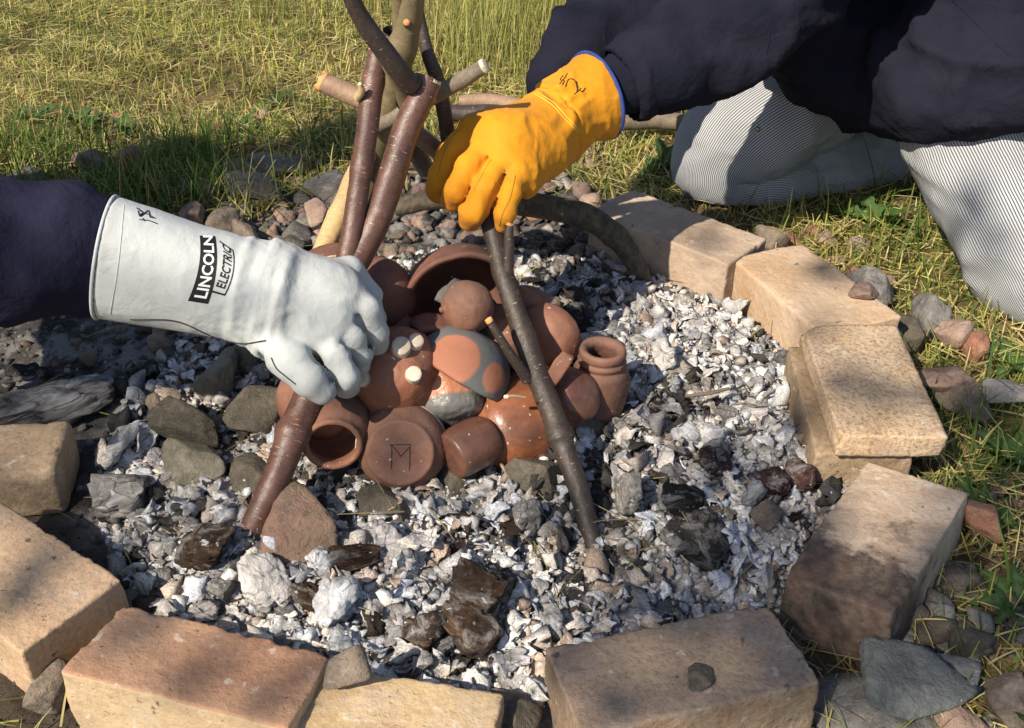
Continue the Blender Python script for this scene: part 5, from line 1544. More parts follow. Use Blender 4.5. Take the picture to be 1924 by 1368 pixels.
palm = F.chain([wrist, kn_i], [0.036, 0.0175])
for kp, rr in ((kn_m, 0.0175), (kn_r, 0.0175), (kn_p, 0.017)):
    palm = smin(palm, F.chain([wrist, kp], [0.036, rr]), 0.008)
pa_ = lp(625, 568, 1.0) - wrist; pa_ /= np.linalg.norm(pa_)
pc_ = U_ - pa_ * (U_ @ pa_); pc_ /= np.linalg.norm(pc_)
palm = smin(palm, F.ell(lp(572, 570, 0.995), np.stack([pa_, pc_, np.cross(pa_, pc_)], 1), (0.062, 0.050, 0.030)), 0.018)
dg = None
for pts, rr in ((th, (0.022, 0.0200, 0.0185, 0.0165)), (fi, (0.0180, 0.0150, 0.0142, 0.0128)), (fm, (0.0180, 0.0148, 0.0138, 0.0125)), (fr, (0.0180, 0.0152, 0.0142, 0.0128)), (fp, (0.017, 0.0140, 0.0125, 0.0115))):
    c = finger(F, pts, rr)
    dg = c if dg is None else np.minimum(dg, c)
hand = smin(palm, dg, 0.005)
def slit(F, d, A, B, ia, r0, r1, lift=0.010):
    """the seam gap between two neighbouring fingers"""
    m = [(np.asarray(A[k]) + np.asarray(B[k])) / 2 + T_ * lift for k in ia]
    return np.maximum(d, -F.chain(m, [r0] + [r1] * (len(m) - 1)))
hand = slit(F, hand, th[1:], fi[1:], (0, 1, 2), 0.005, 0.006)
hand = slit(F, hand, fi, fm, (1, 2, 3), 0.0045, 0.005, 0.012)
hand = slit(F, hand, fm, fr, (0, 1, 2, 3), 0.0025, 0.006, 0.012)
wdir = lp(222, 377, 1.005) - lp(190, 598, 1.0)
ax = wrist - cuff
g_out = F.eloft(cuff - ax * 0.02, wrist + ax * 0.08, wdir, (0.0690, 0.049), (0.050, 0.040))
gaunt = np.maximum(g_out, -F.eloft(cuff - ax * 0.05, cuff + ax * 0.02, wdir, (0.0660, 0.0465), (0.062, 0.044)))
body = smin(hand, gaunt, 0.022)
# a pinch where the gauntlet meets the thumb
body = np.maximum(body, -F.cone(lp(505, 668, 0.955), lp(508, 636, 0.965), 0.012, 0.004))
v, f = F.build(body)
v = relax(v, f, 3, 0.6)
nr = vnormals(v, f)
# wrinkles: drawn tight across the wrist, and along the back of the hand
aw = ax / np.linalg.norm(ax)
t = (v - cuff) @ aw / np.linalg.norm(ax)
wr_w = np.exp(-((t - 0.93) / 0.20) ** 2)
v = v + nr * (wr_w * 0.0042 * fbm(np.stack([t * 9, (v @ R_) * 8, (v @ U_) * 9], 1), 1.0, 3, 5, ridged=True))[:, None]
v = v + nr * (0.0036 * (np.clip(.5 + .5 * fbm(v, 20, 3, 6, ridged=True), 0, 1) ** 2.5 - .25) * (0.35 + 1.3 * wr_w + .9 * (t > .95)))[:, None]
v = v + nr * ((t < 0.8) * 0.0022 * fbm(v, 9, 2, 16))[:, None]
dirt = np.zeros((len(v), 3))
tips = np.array([th[-1], fi[-1], fm[-1], fr[-1]])
dt = np.min(np.linalg.norm(v[:, None] - tips[None], axis=2), axis=1)
dirt[:, 0] = 0.30 * sstep(-.1, .6, fbm(v, 14, 4, 23)) * (.4 + .6 * (t > .7)) + 0.62 * np.exp(-(dt / 0.028) ** 2) + 0.12 * sstep(0.8, 1.1, t) + 0.35 * np.exp(-((t - 0.02) / 0.05) ** 2) * (fbm(v, 20, 2, 3) > 0)
gw = link('glove', mesh('glove', v - np.array(left.location), f, WHT, col=dirt), left)
bw = BVHTree.FromPolygons([tuple(x) for x in v], [tuple(int(k) for k in q) for q in f])
ofs = -np.array(left.location)
def under(obj, par):
    if obj is not None:
        for vv in (obj.data,):
            vv.transform(Matrix.Translation(Vector(ofs_cur)))
    return obj
ofs_cur = ofs
ang = np.linspace(0, 2 * np.pi, 72)
wn_ = wdir - aw * (wdir @ aw); wn_ /= np.linalg.norm(wn_)
hem_ = cuff - ax * 0.018 + np.outer(np.cos(ang), wn_) * 0.0684 + np.outer(np.sin(ang), np.cross(aw, wn_)) * 0.0484
hv, hf, huv = tube(hem_, np.full(72, .0019), 8)
link('cuff_hem', mesh('cuff_hem', hv + ofs, hf, WHT, col=np.full((len(hv), 3), 0.1)), gw)
for pts, w in (([(245, 600), (330, 603), (400, 632), (455, 645), (500, 640)], 3.2), ([(510, 672), (520, 692), (536, 706), (556, 722)], 3.0), ([(207, 590), (222, 500), (233, 385)], 1.6)):
    under(surface_line(gw, bw, pts, w, SEAM if w > 2 else plain('cuff_stitch', (0.5, 0.5, 0.48)), 'seam'), gw)
# the printed label, mapped onto the leather
def flat_text(txt, size):
    cu = bpy.data.curves.new('letters', 'FONT')
    cu.body = txt; cu.size = size; cu.align_x = 'LEFT'; cu.offset = size * 0.022; cu.resolution_u = 3
    o = bpy.data.objects.new('letters', cu); COL.objects.link(o)
    dg_ = bpy.context.evaluated_depsgraph_get()
    me = bpy.data.meshes.new_from_object(o.evaluated_get(dg_))
    bpy.data.objects.remove(o); bpy.data.curves.remove(cu)
    return me
def project_print(me, quad, bvh, parent, mat, name, off, cuts=0.0022):
    """me lies in the unit square; quad = photo corners (0,0),(1,0),(1,1),(0,1); laid on the surface"""
    bm = bmesh.new(); bm.from_mesh(me)
    bmesh.ops.triangulate(bm, faces=bm.faces[:])
    for _ in range(5):
        lg = [e for e in bm.edges if e.calc_length() > 0.045]
        if not lg: break
        bmesh.ops.subdivide_edges(bm, edges=lg, cuts=1)
        bmesh.ops.triangulate(bm, faces=bm.faces[:])
    q = np.array(quad, float)
    bad = []
    for vv in bm.verts:
        a, b = vv.co.x, vv.co.y
        px = (q[0] * (1 - a) + q[1] * a) * (1 - b) + (q[3] * (1 - a) + q[2] * a) * b
        # the label bows round the forearm
        bow = 4 * a * (1 - a)
        px = px + np.array([9.0, -1.0]) * bow
        h = cam_hit(bvh, px[0], px[1], off)
        if h is None: bad.append(vv)
        else: vv.co = Vector(h + ofs_cur)
    bmesh.ops.delete(bm, geom=bad, context='VERTS')
    m2 = bpy.data.meshes.new(name); bm.to_mesh(m2); bm.free()
    m2.materials.append(mat)
    return link(name, m2, parent)
def rect(x0, y0, x1, y1):
    me = bpy.data.meshes.new('r'); me.from_pydata([(x0, y0, 0), (x1, y0, 0), (x1, y1, 0), (x0, y1, 0)], [], [(0, 1, 2, 3)]); return me
def fit(me, x0, y0, x1, y1):
    co = np.array([v.co[:] for v in me.vertices]); lo, hi = co.min(0), co.max(0)
    for vv in me.vertices:
        vv.co.x = x0 + (vv.co.x - lo[0]) / (hi[0] - lo[0]) * (x1 - x0); vv.co.y = y0 + (vv.co.y - lo[1]) / (hi[1] - lo[1]) * (y1 - y0); vv.co.z = 0
    return me
Q1 = [(391, 571), (404, 444), (375, 443), (353, 565)]          # bottom-right, top-right, top-left, bottom-left: reading upwards
project_print(rect(0, 0, 1, 1), Q1, bw, gw, INK, 'printed_label', 0.0004)
project_print(fit(flat_text('LINCOLN', 1), 0.07, 0.16, 1.0, 0.80), Q1, bw, gw, INKW, 'lettering', 0.0008)
Q2 = [(423, 556), (438, 470), (412, 452), (394, 548)]
for r_ in ((0, 0, 1, 0.09), (0, 0.09, 0.035, 1), (0.965, 0.09, 1, 1)):
    project_print(rect(*r_), Q2, bw, gw, INK, 'printed_frame', 0.0004)
project_print(fit(flat_text('ELECTRIC', 1), 0.12, 0.22, 0.98, 0.82), Q2, bw, gw, INK, 'lettering', 0.0005)
for pts in ([(256, 391), (268, 399), (262, 405), (275, 402), (292, 411)], [(259, 396), (264, 407), (278, 396), (282, 408), (290, 410)], [(262, 413), (280, 415), (296, 421)], [(268, 410), (272, 416)], [(260, 392), (265, 398)]):
    under(surface_line(gw, bw, pts, 2.0, INK, 'ink_mark', nmul=10), gw)

# ================================================================== the right person: kneeling, navy jacket, striped trousers, yellow gloves
right = empty('person', (0.72, 1.62, 0))
tag(right, 'person kneeling at right in navy jacket and striped trousers, wearing a yellow leather glove', 'person')
ofs_cur = -np.array(right.location)
ro = np.array(right.location)
F = Field((0.0, 1.10, 0.16), (1.32, 2.22, 1.02), 0.0095)
a_w = lp(1128, 178, 1.372); a_e = lp(1370, 62, 1.47); a_s = np.array([0.56, 1.56, 0.66])
armn = F.chain([a_w, lp(1180, 152, 1.39), lp(1230, 126, 1.405), a_e, a_s], [0.033, 0.040, 0.056, 0.070, 0.095], 0.012)
b_w = lp(1032, 158, 1.56); b_e = lp(1150, 48, 1.66); b_s = np.array([0.50, 1.80, 0.68])
armf = F.chain([b_w, lp(1085, 96, 1.59), b_e, b_s], [0.030, 0.042, 0.060, 0.085], 0.02)
tor = F.chain([np.array([0.90, 1.78, 0.33]), np.array([0.78, 1.70, 0.47]), np.array([0.62, 1.68, 0.68])], [0.21, 0.215, 0.17], 0.06)
hem = F.chain([lp(1560, 120, 1.74), lp(1650, 165, 1.66), lp(1740, 188, 1.53), lp(1830, 195, 1.475), lp(1940, 165, 1.45), lp(2050, 140, 1.50)], [0.045, 0.052, 0.046, 0.045, 0.05, 0.07], 0.03)
hem = smin(hem, F.chain([lp(1760, 110, 1.58), lp(1860, 100, 1.54), lp(1980, 70, 1.56)], [0.09, 0.10, 0.11], 0.03), 0.05)
chest = F.chain([lp(1500, 20, 1.66), lp(1570, 80, 1.72), lp(1660, 130, 1.74)], [0.085, 0.095, 0.10], 0.03)
body = smin(smin(smin(smin(tor, hem, 0.10), chest, 0.05), armn, 0.03), armf, 0.04)
v, f = F.build(body)
v = relax(v, f, 3)
nr = vnormals(v, f)
fade = sstep(0.03, 0.16, np.linalg.norm(v - lp(1150, 172, 1.38), axis=1))[:, None]
v0 = v
v = folds(v, nr, 13, 0.014, 6.5, (1.0, 1.3, 2.2))
v = folds(v, nr, 18, 0.005, 17, (1.4, 1.4, 1.0))
v = v0 + (v - v0) * fade
jk = link('jacket', mesh('jacket', v - ro, f, NAVY2), right)
bj = BVHTree.FromPolygons([tuple(x) for x in v], [tuple(int(k) for k in q) for q in f])
for pts in ([(1430, 20), (1445, 60), (1440, 100)], [(1790, 0), (1850, 60), (1924, 130)], [(1195, 92), (1210, 130), (1222, 180), (1235, 210)]):
    under(surface_line(jk, bj, pts, 2.5, NAVY, 'seam'), jk)
head(right, np.array([0.44, 1.60, 0.95]), (-0.8, -0.25, -0.55))
# trousers: two folded legs, the stripe follows the cloth
def leg(ctrl, seed, nstr, hint, squash=None, amp=0.016):
    c = catmull(ctrl, 170)
    v, f, uv = tube(c[:, :3], c[:, 3:5] if c.shape[1] > 4 else c[:, 3], 110, hint=hint)
    nr = vnormals(v, f)
    q = np.stack([v[:, 0], v[:, 1], v[:, 2]], 1)
    v = v + nr * (amp * fbm(q + seed, 6.5, 2, seed, 0.5, ridged=True))[:, None]
    v = v + nr * (amp * 0.35 * fbm(q * np.array([1, 1, 2.2]) + seed, 15, 2, seed + 3, 0.5, ridged=True))[:, None]
    v[:, 2] = np.maximum(v[:, 2], 0.006)
    uv = uv.copy(); uv[:, 0] *= nstr
    return v, f, uv
L1 = [(*lp(1620, 120, 1.86), .085, .085), (*lp(1512, 190, 1.82), .098, .10), (*lp(1418, 242, 1.79), .094, .098), (*lp(1372, 288, 1.775), .080, .086),
      (*lp(1362, 330, 1.765), .062, .072), (*lp(1440, 345, 1.77), .060, .060), (*lp(1560, 322, 1.80), .055, .058), (*lp(1700, 282, 1.87), .050, .052), (*lp(1830, 262, 1.92), .045, .048)]
L2 = [(*lp(1800, 130, 1.66), .10, .10), (*lp(1830, 240, 1.56), .098, .10), (*lp(1890, 360, 1.47), .092, .10), (*lp(1950, 480, 1.40), .085, .095),
      (*lp(1995, 560, 1.38), .070, .08), (*lp(2040, 560, 1.44), .06, .065), (*lp(2110, 480, 1.58), .055, .06), (*lp(2180, 420, 1.74), .05, .05)]
v1, f1, u1 = leg(L1, 31, 165, (0, 0, 1))
v2, f2, u2 = leg(L2, 37, 165, (1, 0, 0), amp=0.010)
link('trousers', mesh('trousers', np.concatenate([v1, v2]) - ro, np.concatenate([f1, f2 + len(v1)]), STRIPE, uv=np.concatenate([u1, u2])), right)
BRASS = NT('brass'); BRASS = BRASS.done((0.45, 0.33, 0.13), 0.35, None, 0.5, Metallic=1.0)
bt = BVHTree.FromPolygons([tuple(x) for x in np.concatenate([v1, v2])], [tuple(int(k) for k in q) for q in np.concatenate([f1, f2 + len(v1)])])
for (a, b) in ((1424, 242), (1763, 254)):
    h = cam_hit(bt, a, b, 0.001)
    if h is not None:
        rv, rf = ico(2)
        link('rivet', mesh('rivet', rv * np.array([.004, .004, .004]) + h - ro, rf, BRASS), right)

# hem of the near sleeve
F = Field(lp(1200, 145, 1.395) - .1, lp(1200, 145, 1.395) + .1, 0.004)
q0, q1 = lp(1168, 160, 1.386), lp(1236, 124, 1.408)
sw = lp(1190, 80, 1.40) - lp(1215, 215, 1.39)
d = np.maximum(F.eloft(q0, q1, sw, (0.052, 0.046), (0.059, 0.054)), -F.eloft(q0 - (q1 - q0) * .1, q0 + (q1 - q0) * .35, sw, (0.047, 0.041), (0.046, 0.04)))
hv, hf = F.build(d)
hv = relax(hv, hf, 2)
hv = folds(hv, vnormals(hv, hf), 4, .004, 14)
link('sleeve_cuff', mesh('sleeve_cuff', hv - ro, hf, NAVY2), right)

# yellow glove
wrist = lp(1060, 228, 1.335)
kn_i, kn_m, kn_r, kn_p = lp(893, 246, 1.262), lp(916, 272, 1.238), lp(942, 300, 1.218), lp(968, 322, 1.208)
fi = [kn_i, lp(846, 290, 1.240), lp(828, 338, 1.226), lp(823, 360, 1.228)]
fm = [kn_m, lp(880, 316, 1.205), lp(856, 358, 1.192), lp(849, 374, 1.198)]
fr = [kn_r, lp(914, 350, 1.182), lp(890, 398, 1.165), lp(883, 414, 1.172)]
fp = [kn_p, lp(960, 360, 1.180), lp(948, 402, 1.160), lp(942, 424, 1.162)]
th = [lp(985, 300, 1.27), lp(940, 345, 1.245), lp(905, 385, 1.222), lp(890, 400, 1.215)]
allp = np.array([wrist, lp(1165, 180, 1.39), *fi, *fm, *fr, *fp, *th])
F = Field(allp.min(0) - 0.07, allp.max(0) + 0.065, 0.0025)
palm = F.chain([wrist, kn_i], [0.037, 0.0205])
for kp, rr in ((kn_m, 0.021), (kn_r, 0.021), (kn_p, 0.019)):
    palm = smin(palm, F.chain([wrist, kp], [0.036, rr]), 0.012)
palm = smin(palm, F.chain([lp(1005, 262, 1.285), lp(950, 262, 1.25), lp(925, 262, 1.245)], [0.040, 0.036, 0.026]), 0.02)
palm = smin(palm, F.chain([lp(1035, 268, 1.30), lp(985, 345, 1.215)], [0.028, 0.017]), 0.02)
dg = None
for pts, rr in ((fi, (0.0185, 0.0158, 0.0145, 0.0130)), (fm, (0.0185, 0.0160, 0.0148, 0.0135)), (fr, (0.0185, 0.0165, 0.0155, 0.0140)), (fp, (0.0150, 0.0130, 0.0115, 0.0080)), (th, (0.020, 0.018, 0.016, 0.014))):
    c = finger(F, pts, rr)
    dg = c if dg is None else np.minimum(dg, c)
hand = smin(palm, dg, 0.006)
hand = slit(F, hand, fi, fm, (0, 1, 2, 3), 0.003, 0.0052, 0.013)
hand = slit(F, hand, fm, fr, (0, 1, 2, 3), 0.003, 0.0050, 0.012)
hand = slit(F, hand, fr, fp, (0, 1, 2, 3), 0.0012, 0.0042, 0.009)
c0, c1 = lp(1044, 220, 1.325), lp(1122, 180, 1.372)
ax = c1 - c0
wd = lp(1086, 132, 1.372) - lp(1120, 246, 1.36)
g = F.eloft(c0, c1, wd, (0.0385, 0.036), (0.058, 0.047))
gi = F.eloft(c0 + ax * 0.25, c1 + ax * 0.2, wd, (0.036, 0.032), (0.0565, 0.0455))
body = smin(hand, np.maximum(g, -gi), 0.016)
v, f = F.build(body)
v = relax(v, f, 3, 0.6)
nr = vnormals(v, f)
t = (v - c0) @ ax / (ax @ ax)
ww = np.exp(-((t + 0.05) / 0.42) ** 2)
side = v @ (wd / np.linalg.norm(wd))
v = v + nr * (ww * 0.0075 * fbm(np.stack([side * 42, t * 1.2, 0 * t], 1), 1.0, 2, 4, ridged=True))[:, None]
v = v + nr * (0.0055 * (np.clip(.5 + .5 * fbm(v, 21, 3, 9, ridged=True), 0, 1) ** 2.5 - .25))[:, None]
v = v - nr * (0.0035 * np.exp(-((t + 0.02) / 0.035) ** 2) * (t > -0.3))[:, None]
dirt = np.zeros((len(v), 3))
tips = np.array([fi[-1], fm[-1], fr[-1], fp[-1]])
dt = np.min(np.linalg.norm(v[:, None] - tips[None], axis=2), axis=1)
spots = np.array([cs for cs in (lp(953, 328, 1.19), lp(885, 414, 1.16), lp(850, 380, 1.19))])
ds = np.min(np.linalg.norm(v[:, None] - spots[None], axis=2), axis=1)
dirt[:, 0] = 0.55 * np.exp(-(dt / 0.026) ** 2) + 0.6 * np.exp(-(ds / 0.009) ** 2)
gy_ = link('glove', mesh('glove', v - ro, f, YEL, col=dirt), right)
by = BVHTree.FromPolygons([tuple(x) for x in v], [tuple(int(k) for k in q) for q in f])
# blue binding round the cuff mouth
axn = ax / np.linalg.norm(ax)
wdn = wd - axn * (wd @ axn); wdn /= np.linalg.norm(wdn)
tdn = np.cross(axn, wdn)
ang = np.linspace(0, 2 * np.pi, 64)
loop = c1 - axn * 0.001 + np.outer(np.cos(ang), wdn) * 0.0575 + np.outer(np.sin(ang), tdn) * 0.0465
bv, bf, buv = tube(loop, np.full(64, .0026), 8)
link('binding', mesh('binding', bv - ro, bf, BLUE), gy_)
for pts, w, m in (([(888, 262), (866, 292), (846, 324), (834, 352), (826, 370)], 2.4, SEAMD), ([(922, 300), (905, 330), (890, 360)], 2.4, SEAMD), ([(968, 330), (958, 372), (945, 400), (938, 424)], 2.4, SEAMD),
                  ([(874, 236), (850, 258), (833, 290), (822, 330)], 2.4, SEAMD), ([(1004, 176), (1036, 196), (1062, 224), (1088, 250)], 1.8, SEAMY), ([(1008, 173), (1040, 193), (1066, 221), (1091, 247)], 1.8, SEAMY)):
    under(surface_line(gy_, by, pts, w, m, 'seam', 0.0001), gy_)
for pts in ([(1058, 142), (1053, 150), (1060, 152), (1056, 160)], [(1066, 138), (1060, 148), (1051, 158)], [(1062, 163), (1068, 150), (1078, 150), (1083, 160), (1084, 172), (1078, 178)], [(1083, 153), (1086, 166)], [(1086, 168), (1094, 172), (1100, 165)], [(1084, 174), (1092, 166)]):
    under(surface_line(gy_, by, pts, 1.9, INK, 'ink_mark', nmul=10), gy_)
# the far hand, gloved alike, mostly behind the near one
m = bpy.data.objects.new('glove', gy_.data); COL.objects.link(m); m.parent = right
tgt = lp(985, 215, 1.50)
me2 = gy_.data.copy(); m.data = me2
kd = kn_p - kn_i; kd /= np.linalg.norm(kd)
co = v - wrist
co = (co - 2 * np.outer(co @ kd, kd)) * 0.74 + lp(1058, 238, 1.50)
me2.vertices.foreach_set('co', (co - ro).astype(np.float32).ravel())
me2.flip_normals(); me2.update()
# ------------------------------------------------------------------ grass: nobody could count it
def blades(name, N, sampler, lrange, wrange, lean, pal, prob, seed, mat, up=True, straight=0.4):
    r = np.random.default_rng(seed)
    xy = sampler(r, N); N = len(xy)
    z0 = ground_z(xy[:, 0], xy[:, 1])
    L = r.uniform(*lrange, N) * r.uniform(.6, 1.15, N)
    W = r.uniform(*wrange, N) / 2
    az = r.uniform(0, 6.283, N)
    ln = np.abs(r.normal(lean[0], lean[1], N))            # lean from the vertical at the base
    bend = r.normal(0, straight, N) + straight
    segs = 4
    d = np.stack([np.cos(az), np.sin(az)], 1)
    side = np.stack([-np.sin(az), np.cos(az), 0 * az], 1)
    tw = r.uniform(-1.0, 1.0, N)
    p = np.concatenate([xy, z0[:, None] - .003], 1)
    if not up: p[:, 2] += r.uniform(.004, .022, N)
    V = []
    a = ln.copy()
    for k in range(segs):
        w = W * (1 - (k / (segs - .4)) ** 1.6)
        s = side * np.cos(tw)[:, None] + np.stack([0 * az, 0 * az, np.sin(tw)], 1) * 0.5
        V += [p - s * w[:, None], p + s * w[:, None]]
        step = L / (segs - 1)
        p = p + np.stack([d[:, 0] * np.sin(a), d[:, 1] * np.sin(a), np.cos(a)], 1) * step[:, None]
        p[:, 2] = np.maximum(p[:, 2], z0 + .003)
        a = np.clip(a + bend / (segs - 1), -1.75, 1.75)
    v = np.stack(V, 1)                                     # N, 8, 3
    f0 = np.array([[0, 1, 3, 2], [2, 3, 5, 4], [4, 5, 7, 6]])
    f = (f0[None] + (np.arange(N) * 8)[:, None, None]).reshape(-1, 4)
    pal = np.asarray(pal)
    pat = fbm(np.concatenate([xy, 0 * xy[:, :1]], 1), 2.4, 3, 51)
    ci = r.choice(len(pal), N, p=prob)
    dry = (pat + .35 * r.normal(size=N)) > 0.28
    ci = np.where(dry & (ci < 2), 2 + (r.random(N) < .4), ci)
    c = pal[np.minimum(ci, len(pal) - 1)] * r.uniform(.7, 1.3, (N, 1))
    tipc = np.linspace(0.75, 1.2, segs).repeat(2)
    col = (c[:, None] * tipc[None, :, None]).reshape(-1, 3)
    return link(name, mesh(name, v.reshape(-1, 3), f, mat, True, col=np.clip(col, .01, .8)))

GRASS = vcol_mat('grass_blades', 0.65, (), trans=0.42, spec=0.3, fine=0.0)
def turf(xr, yr, power=1.0):
    def s(r, N):
        x = r.uniform(*xr, N); y = r.uniform(*yr, N)
        p3 = np.stack([x, y, 0 * x], 1)
        g = grass_amount(x, y)
        clump = .62 + .8 * fbm(p3, 9, 3, 61)
        k = r.random(N) < g ** power * np.clip(clump, .25, 1)
        return np.stack([x[k], y[k]], 1)
    return s
PAL = [(.105, .18, .033), (.27, .32, .062), (.52, .48, .13), (.66, .57, .26), (.27, .18, .075)]
VIEW = ((-1.45, 1.45), (0.55, 3.15))
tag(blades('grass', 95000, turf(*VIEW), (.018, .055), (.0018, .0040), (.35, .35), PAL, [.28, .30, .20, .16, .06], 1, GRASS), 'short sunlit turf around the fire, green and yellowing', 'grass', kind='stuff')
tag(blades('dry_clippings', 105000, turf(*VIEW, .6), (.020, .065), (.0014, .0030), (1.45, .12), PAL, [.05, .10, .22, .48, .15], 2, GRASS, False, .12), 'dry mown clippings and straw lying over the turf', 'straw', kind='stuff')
def back_right(r, N):
    c = np.array([P(px, py, z=0)[:2] for px, py in ((900, 60), (960, 100), (1010, 60), (1050, 20), (880, 110), (990, 120), (560, 40), (640, 20), (860, 30), (930, 20))])
    q = c[r.integers(0, len(c), N)] + r.normal(0, .11, (N, 2))
    return q
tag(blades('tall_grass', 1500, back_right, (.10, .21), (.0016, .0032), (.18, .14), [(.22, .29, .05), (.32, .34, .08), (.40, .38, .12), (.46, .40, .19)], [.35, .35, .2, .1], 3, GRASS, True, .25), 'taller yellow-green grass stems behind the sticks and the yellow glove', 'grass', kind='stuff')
def edge_left(r, N):
    x = r.uniform(-1.0, -.15, N); y = r.uniform(1.62, 1.98, N)
    x2 = r.uniform(.50, 1.1, N // 2); y2 = r.uniform(.62, 1.75, N // 2)
    xx, yy = np.concatenate([x, x2]), np.concatenate([y, y2])
    k = r.random(len(xx)) < np.clip(grass_amount(xx, yy) + .12, 0, 1) * np.clip(.4 + fbm(np.stack([xx, yy, 0 * xx], 1), 7, 2, 71), .05, 1)
    return np.stack([xx[k], yy[k]], 1)
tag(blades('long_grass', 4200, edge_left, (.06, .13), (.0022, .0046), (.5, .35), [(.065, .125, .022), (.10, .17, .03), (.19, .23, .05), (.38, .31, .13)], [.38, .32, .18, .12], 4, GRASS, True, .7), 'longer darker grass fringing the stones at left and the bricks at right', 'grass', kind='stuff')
def strays(r, N):
    a = r.uniform(0, 6.283, N); q = r.uniform(.35, 1.25, N)
    c = P(1530, 1215, z=0)[:2]
    return np.concatenate([np.stack([RC[0] + .5 * q * np.cos(a), RC[1] + .5 * q * np.sin(a)], 1), c + r.normal(0, .022, (40, 2))])
tag(blades('straw_strays', 170, strays, (.03, .11), (.0012, .0022), (1.42, .12), [(.42, .34, .15), (.48, .41, .2), (.3, .24, .1), (.30, .33, .09)], [.4, .3, .2, .1], 5, GRASS, False, .15), 'stray straws blown over the ash and stones', 'straw', kind='stuff')

# weeds with broad leaves
LEAF = vcol_mat('weed_leaf', 0.55, ((60, 0.4, 0.004),), trans=0.3, spec=0.4, fine=0.2, fscale=160)
def leaf_mesh(seed, lobed):
    r = np.random.default_rng(seed)
    n = 14
    t = np.linspace(0, 1, n)
    w = .20 * np.sin(np.pi * t ** .8) ** .8 * (1 + (.35 * np.sign(np.sin(t * 22)) * (t > .15) if lobed else .04 * np.sin(t * 30)))
    v = []
    for k in range(n):
        for s in (-1, -.5, 0, .5, 1):
            v.append((t[k], s * w[k], -.35 * t[k] ** 2 + .10 * abs(s) * w[k] * 3 + .02 * r.normal()))
    f = [[a * 5 + b, a * 5 + b + 1, (a + 1) * 5 + b + 1, (a + 1) * 5 + b] for a in range(n - 1) for b in range(4)]
    v = np.array(v)
    base = np.array([.060, .135, .028])
    col = np.repeat(base[None], len(v), 0) * (1 + .3 * r.normal(size=(len(v), 1)) * .5)
    col[np.arange(n) * 5 + 2] = (.14, .20, .07)
    return mesh('leaf', v, np.array(f), LEAF, True, col=np.clip(col, .01, .5))
LM = [leaf_mesh(k, k % 2) for k in range(4)]
WEEDS = [((150, 235), .05, 9, 'broad-leaved green weed in the sunny grass at far left'), ((520, 200), .045, 7, 'green weed with broad leaves, left of the tan stick end'), ((1655, 425), .06, 8, 'green weed among the pebbles behind the cream brick'),
         ((1300, 205), .04, 6, 'green weed beside the striped knee'), ((1245, 310), .05, 8, 'broad-leaved weed between yellow cuff and striped knee'), ((1885, 560), .05, 8, 'green weed by the nearer striped leg'),
         ((1895, 690), .05, 8, 'lobed green weed right of the flat brown stones'), ((1890, 870), .055, 9, 'lobed green weed in shade at the right edge'), ((1905, 1150), .05, 8, 'green weed in shade near the slate slab'),
         ((1840, 960), .045, 6, 'small weed by the red brick fragment'), ((460, 250), .04, 6, 'small green weed at the grass edge behind the stones'), ((1910, 1345), .05, 7, 'bright green weed in the bottom right corner'),
         ((60, 230), .05, 8, 'green weed nearest the left edge, in sunny grass'), ((990, 330), .045, 7, 'green weed under the yellow glove heel'), ((240, 255), .05, 7, 'green weed above the reddish stone at left')]
for (px, py), sz, nl, label in WEEDS:
    p = P(px, py, z=0.0)
    o = empty('weed', (p[0], p[1], gz(p[0], p[1])))
    tag(o, label, 'weed', 'broad-leaved weeds in the turf')
    for k in range(nl):
        l = bpy.data.objects.new('leaf', random.choice(LM)); COL.objects.link(l); l.parent = o
        s = sz * random.uniform(.7, 1.3)
        l.scale = (s, s, s)
        l.rotation_euler = (random.uniform(-.3, .3), -random.uniform(.2, .95), k / nl * 6.283 + random.uniform(-.3, .3))
        l.location = (0, 0, .006)

# single tall stalks that stand out
STALK = vcol_mat('stalk', 0.7, (), trans=0.2, fine=0.1)
STK = [((505, 180), (478, 40), .0022, (.45, .33, .09), 'tall rusty-yellow dry stalk standing left of the tan stick'), ((498, 175), (470, 52), .0016, (.36, .33, .10), 'thin yellow stalk beside the tall rusty one'),
       ((140, 215), (118, 95), .0022, (.26, .24, .06), 'dark yellow-green stalk in the grass at far left'), ((365, 180), (356, 110), .0018, (.28, .33, .07), 'short green stalk with a leaf at upper left'),
       ((1550, 430), (1553, 325), .0016, (.33, .36, .10), 'upright pale green stalk in front of the striped shin'), ((1640, 340), (1668, 256), .0013, (.40, .36, .12), 'slender stalk against the striped leg'),
       ((930, 150), (960, 0), .0015, (.42, .42, .13), 'tall yellow stalk right of the cream cut end'), ((640, 140), (628, -10), .0016, (.34, .38, .08), 'tall yellow-green stalk left of the forked stick'),
       ((222, 420), (224, 300), .0015, (.42, .35, .17), 'dry straw standing just behind the white cuff'), ((1385, 360), (1325, 290), .0012, (.24, .15, .09), 'thin brown stalk in front of the striped knee'),
       ((560, 240), (548, 158), .0013, (.4, .38, .2), 'stalk with a tiny pale head left of the tan stick')]
for (bx, by_), (tx, ty), w, c, label in STK:
    b0 = P(bx, by_, z=0.0)
    t0 = P(tx, ty, y=b0[1] + random.uniform(-.02, .02))
    mid = (b0 + t0) / 2 + np.array([random.uniform(-.006, .006), random.uniform(-.01, .01), 0])
    pth = catmull([b0 - [0, 0, .005], mid, t0], 16)
    v, f, uv = tube(pth, np.linspace(w, w * .45, 16), 6)
    o = link('grass_stalk', mesh('grass_stalk', v - b0, f, STALK, True, col=np.repeat(np.array([c]), len(v), 0)), loc=tuple(b0))
    tag(o, label, 'grass stalk', 'single tall grass stalks')

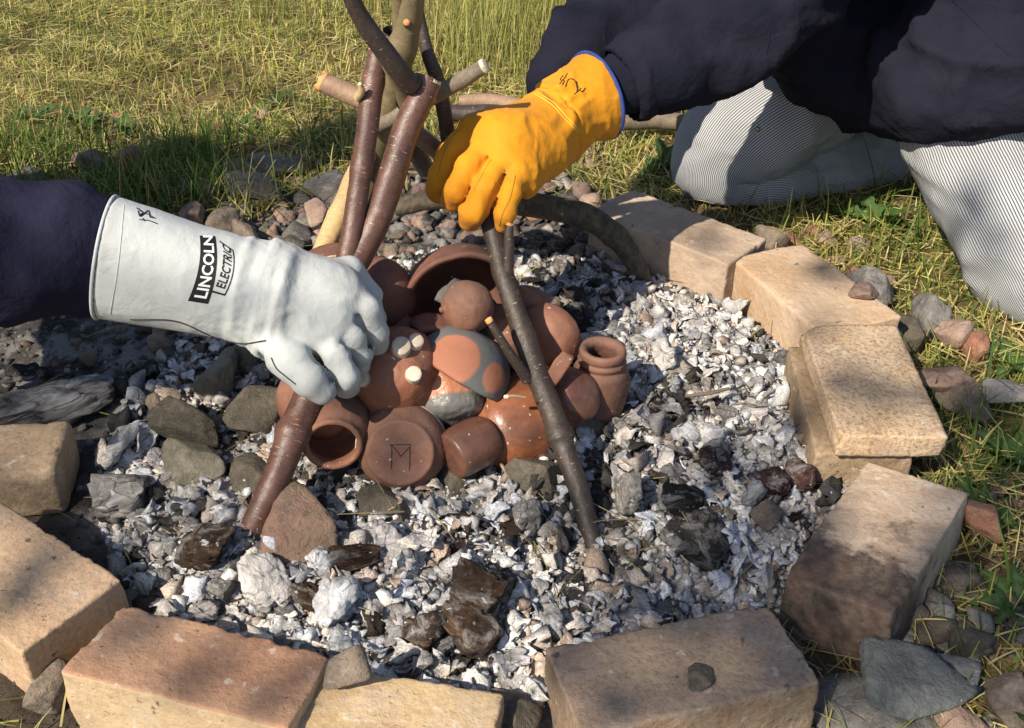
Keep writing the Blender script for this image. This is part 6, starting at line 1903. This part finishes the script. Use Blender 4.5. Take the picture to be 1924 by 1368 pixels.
# ------------------------------------------------------------------ unseen tree behind the viewer, leaf clusters put in to cast dappled shade
def tree():
    r = np.random.default_rng(99)
    SH = [  # photo px, radii px, how much of the sun the leaves take
        (1600, 1190, 190, 150, .78), (1870, 1150, 100, 230, .8), (1880, 830, 110, 200, .8), (1400, 1010, 190, 170, .75), (1290, 1275, 300, 75, .78), (1180, 1130, 120, 110, .6),
        (170, 670, 200, 60, .85), (300, 1195, 20, 70, .8), (430, 1245, 20, 70, .8), (540, 1270, 14, 50, .6), (110, 1060, 30, 34, .7), (50, 1140, 24, 40, .7), (1640, 745, 46, 45, .75), (1540, 640, 40, 30, .6), (1590, 520, 50, 22, .6), (1330, 455, 26, 20, .5),
        (752, 856, 46, 38, .8), (1300, 800, 130, 70, .4), (640, 1240, 30, 30, .6), (1060, 960, 60, 90, .6), (1450, 780, 60, 60, .5),
        (1830, 460, 60, 60, .5), (300, 330, 260, 60, .5), (80, 560, 90, 40, .4), (330, 560, 70, 40, .45)]
    V, Fc = [], []
    n0 = 0
    cen = []
    for px, py, rx, ry, op in SH:
        T = P(px, py, z=.06)
        s = pxm(T)
        a, b = rx / s, ry / s / .62
        n = int(-math.log(1 - op) * math.pi * a * b / .00135) + 3
        th_, q = r.uniform(0, 6.283, n), np.sqrt(r.random(n))
        base = np.stack([T[0] + a * q * np.cos(th_), T[1] + b * q * np.sin(th_), np.full(n, .06)], 1)
        dist = r.uniform(4.6, 7.0, n)
        c = base + SUN_DIR * dist[:, None]
        cen.append(c.mean(0))
        for k in range(n):
            R = np.array(Matrix.Rotation(r.uniform(0, 6.28), 3, 'Z') @ Matrix.Rotation(r.normal(0, .5), 3, 'X') @ Matrix.Rotation(r.normal(0, .5), 3, 'Y'))
            L, W = r.uniform(.05, .085), r.uniform(.028, .045)
            q8 = np.array([[-L / 2, 0, 0], [-L * .1, W / 2, .006], [L / 2, 0, -.008], [-L * .1, -W / 2, .006]])
            V.append(q8 @ R.T + c[k]); Fc.append(np.array([0, 1, 2, 3]) + n0); n0 += 4
    v = np.concatenate(V); f = np.array(Fc)
    cen = np.array(cen)
    mid = cen.mean(0)
    root = np.array([mid[0] - 2.4, mid[1] + 1.6, 0.0])
    o = empty('tree', tuple(root))
    tag(o, 'unseen leafy tree behind the viewer, its leaves placed to dapple the fire with shade', 'tree')
    lm = vcol_mat('tree_leaves', 0.6, (), trans=0.25, fine=0.0)
    link('shade_crown', mesh('shade_crown', v - root, f, lm, False, col=np.clip(np.repeat(np.array([[.06, .12, .025]]), len(v), 0) * r.uniform(.7, 1.3, (len(v), 1)), 0, 1)), o)
    bk = plain('tree_bark', (.10, .08, .06), .9)
    top = np.array([mid[0] - 2.2, mid[1] + 1.4, mid[2] + .9])
    pth = catmull([root - [0, 0, .1], root + [.1, 0, 1.4], (root + top) / 2 + [0, .1, .6], top], 30)
    tv, tf, _ = tube(pth, np.linspace(.16, .04, 30), 14)
    link('trunk', mesh('trunk', tv - root, tf, bk), o)
    for k, c in enumerate(cen):
        s0 = pth[12 + k % 16]
        lp_ = catmull([s0, (s0 + c) / 2 + [0, 0, .15], c + r.normal(0, .08, 3)], 14)
        tv, tf, _ = tube(lp_, np.linspace(.011, .003, 14), 7)
        link('limb', mesh('limb', tv - root, tf, bk), o)
tree()
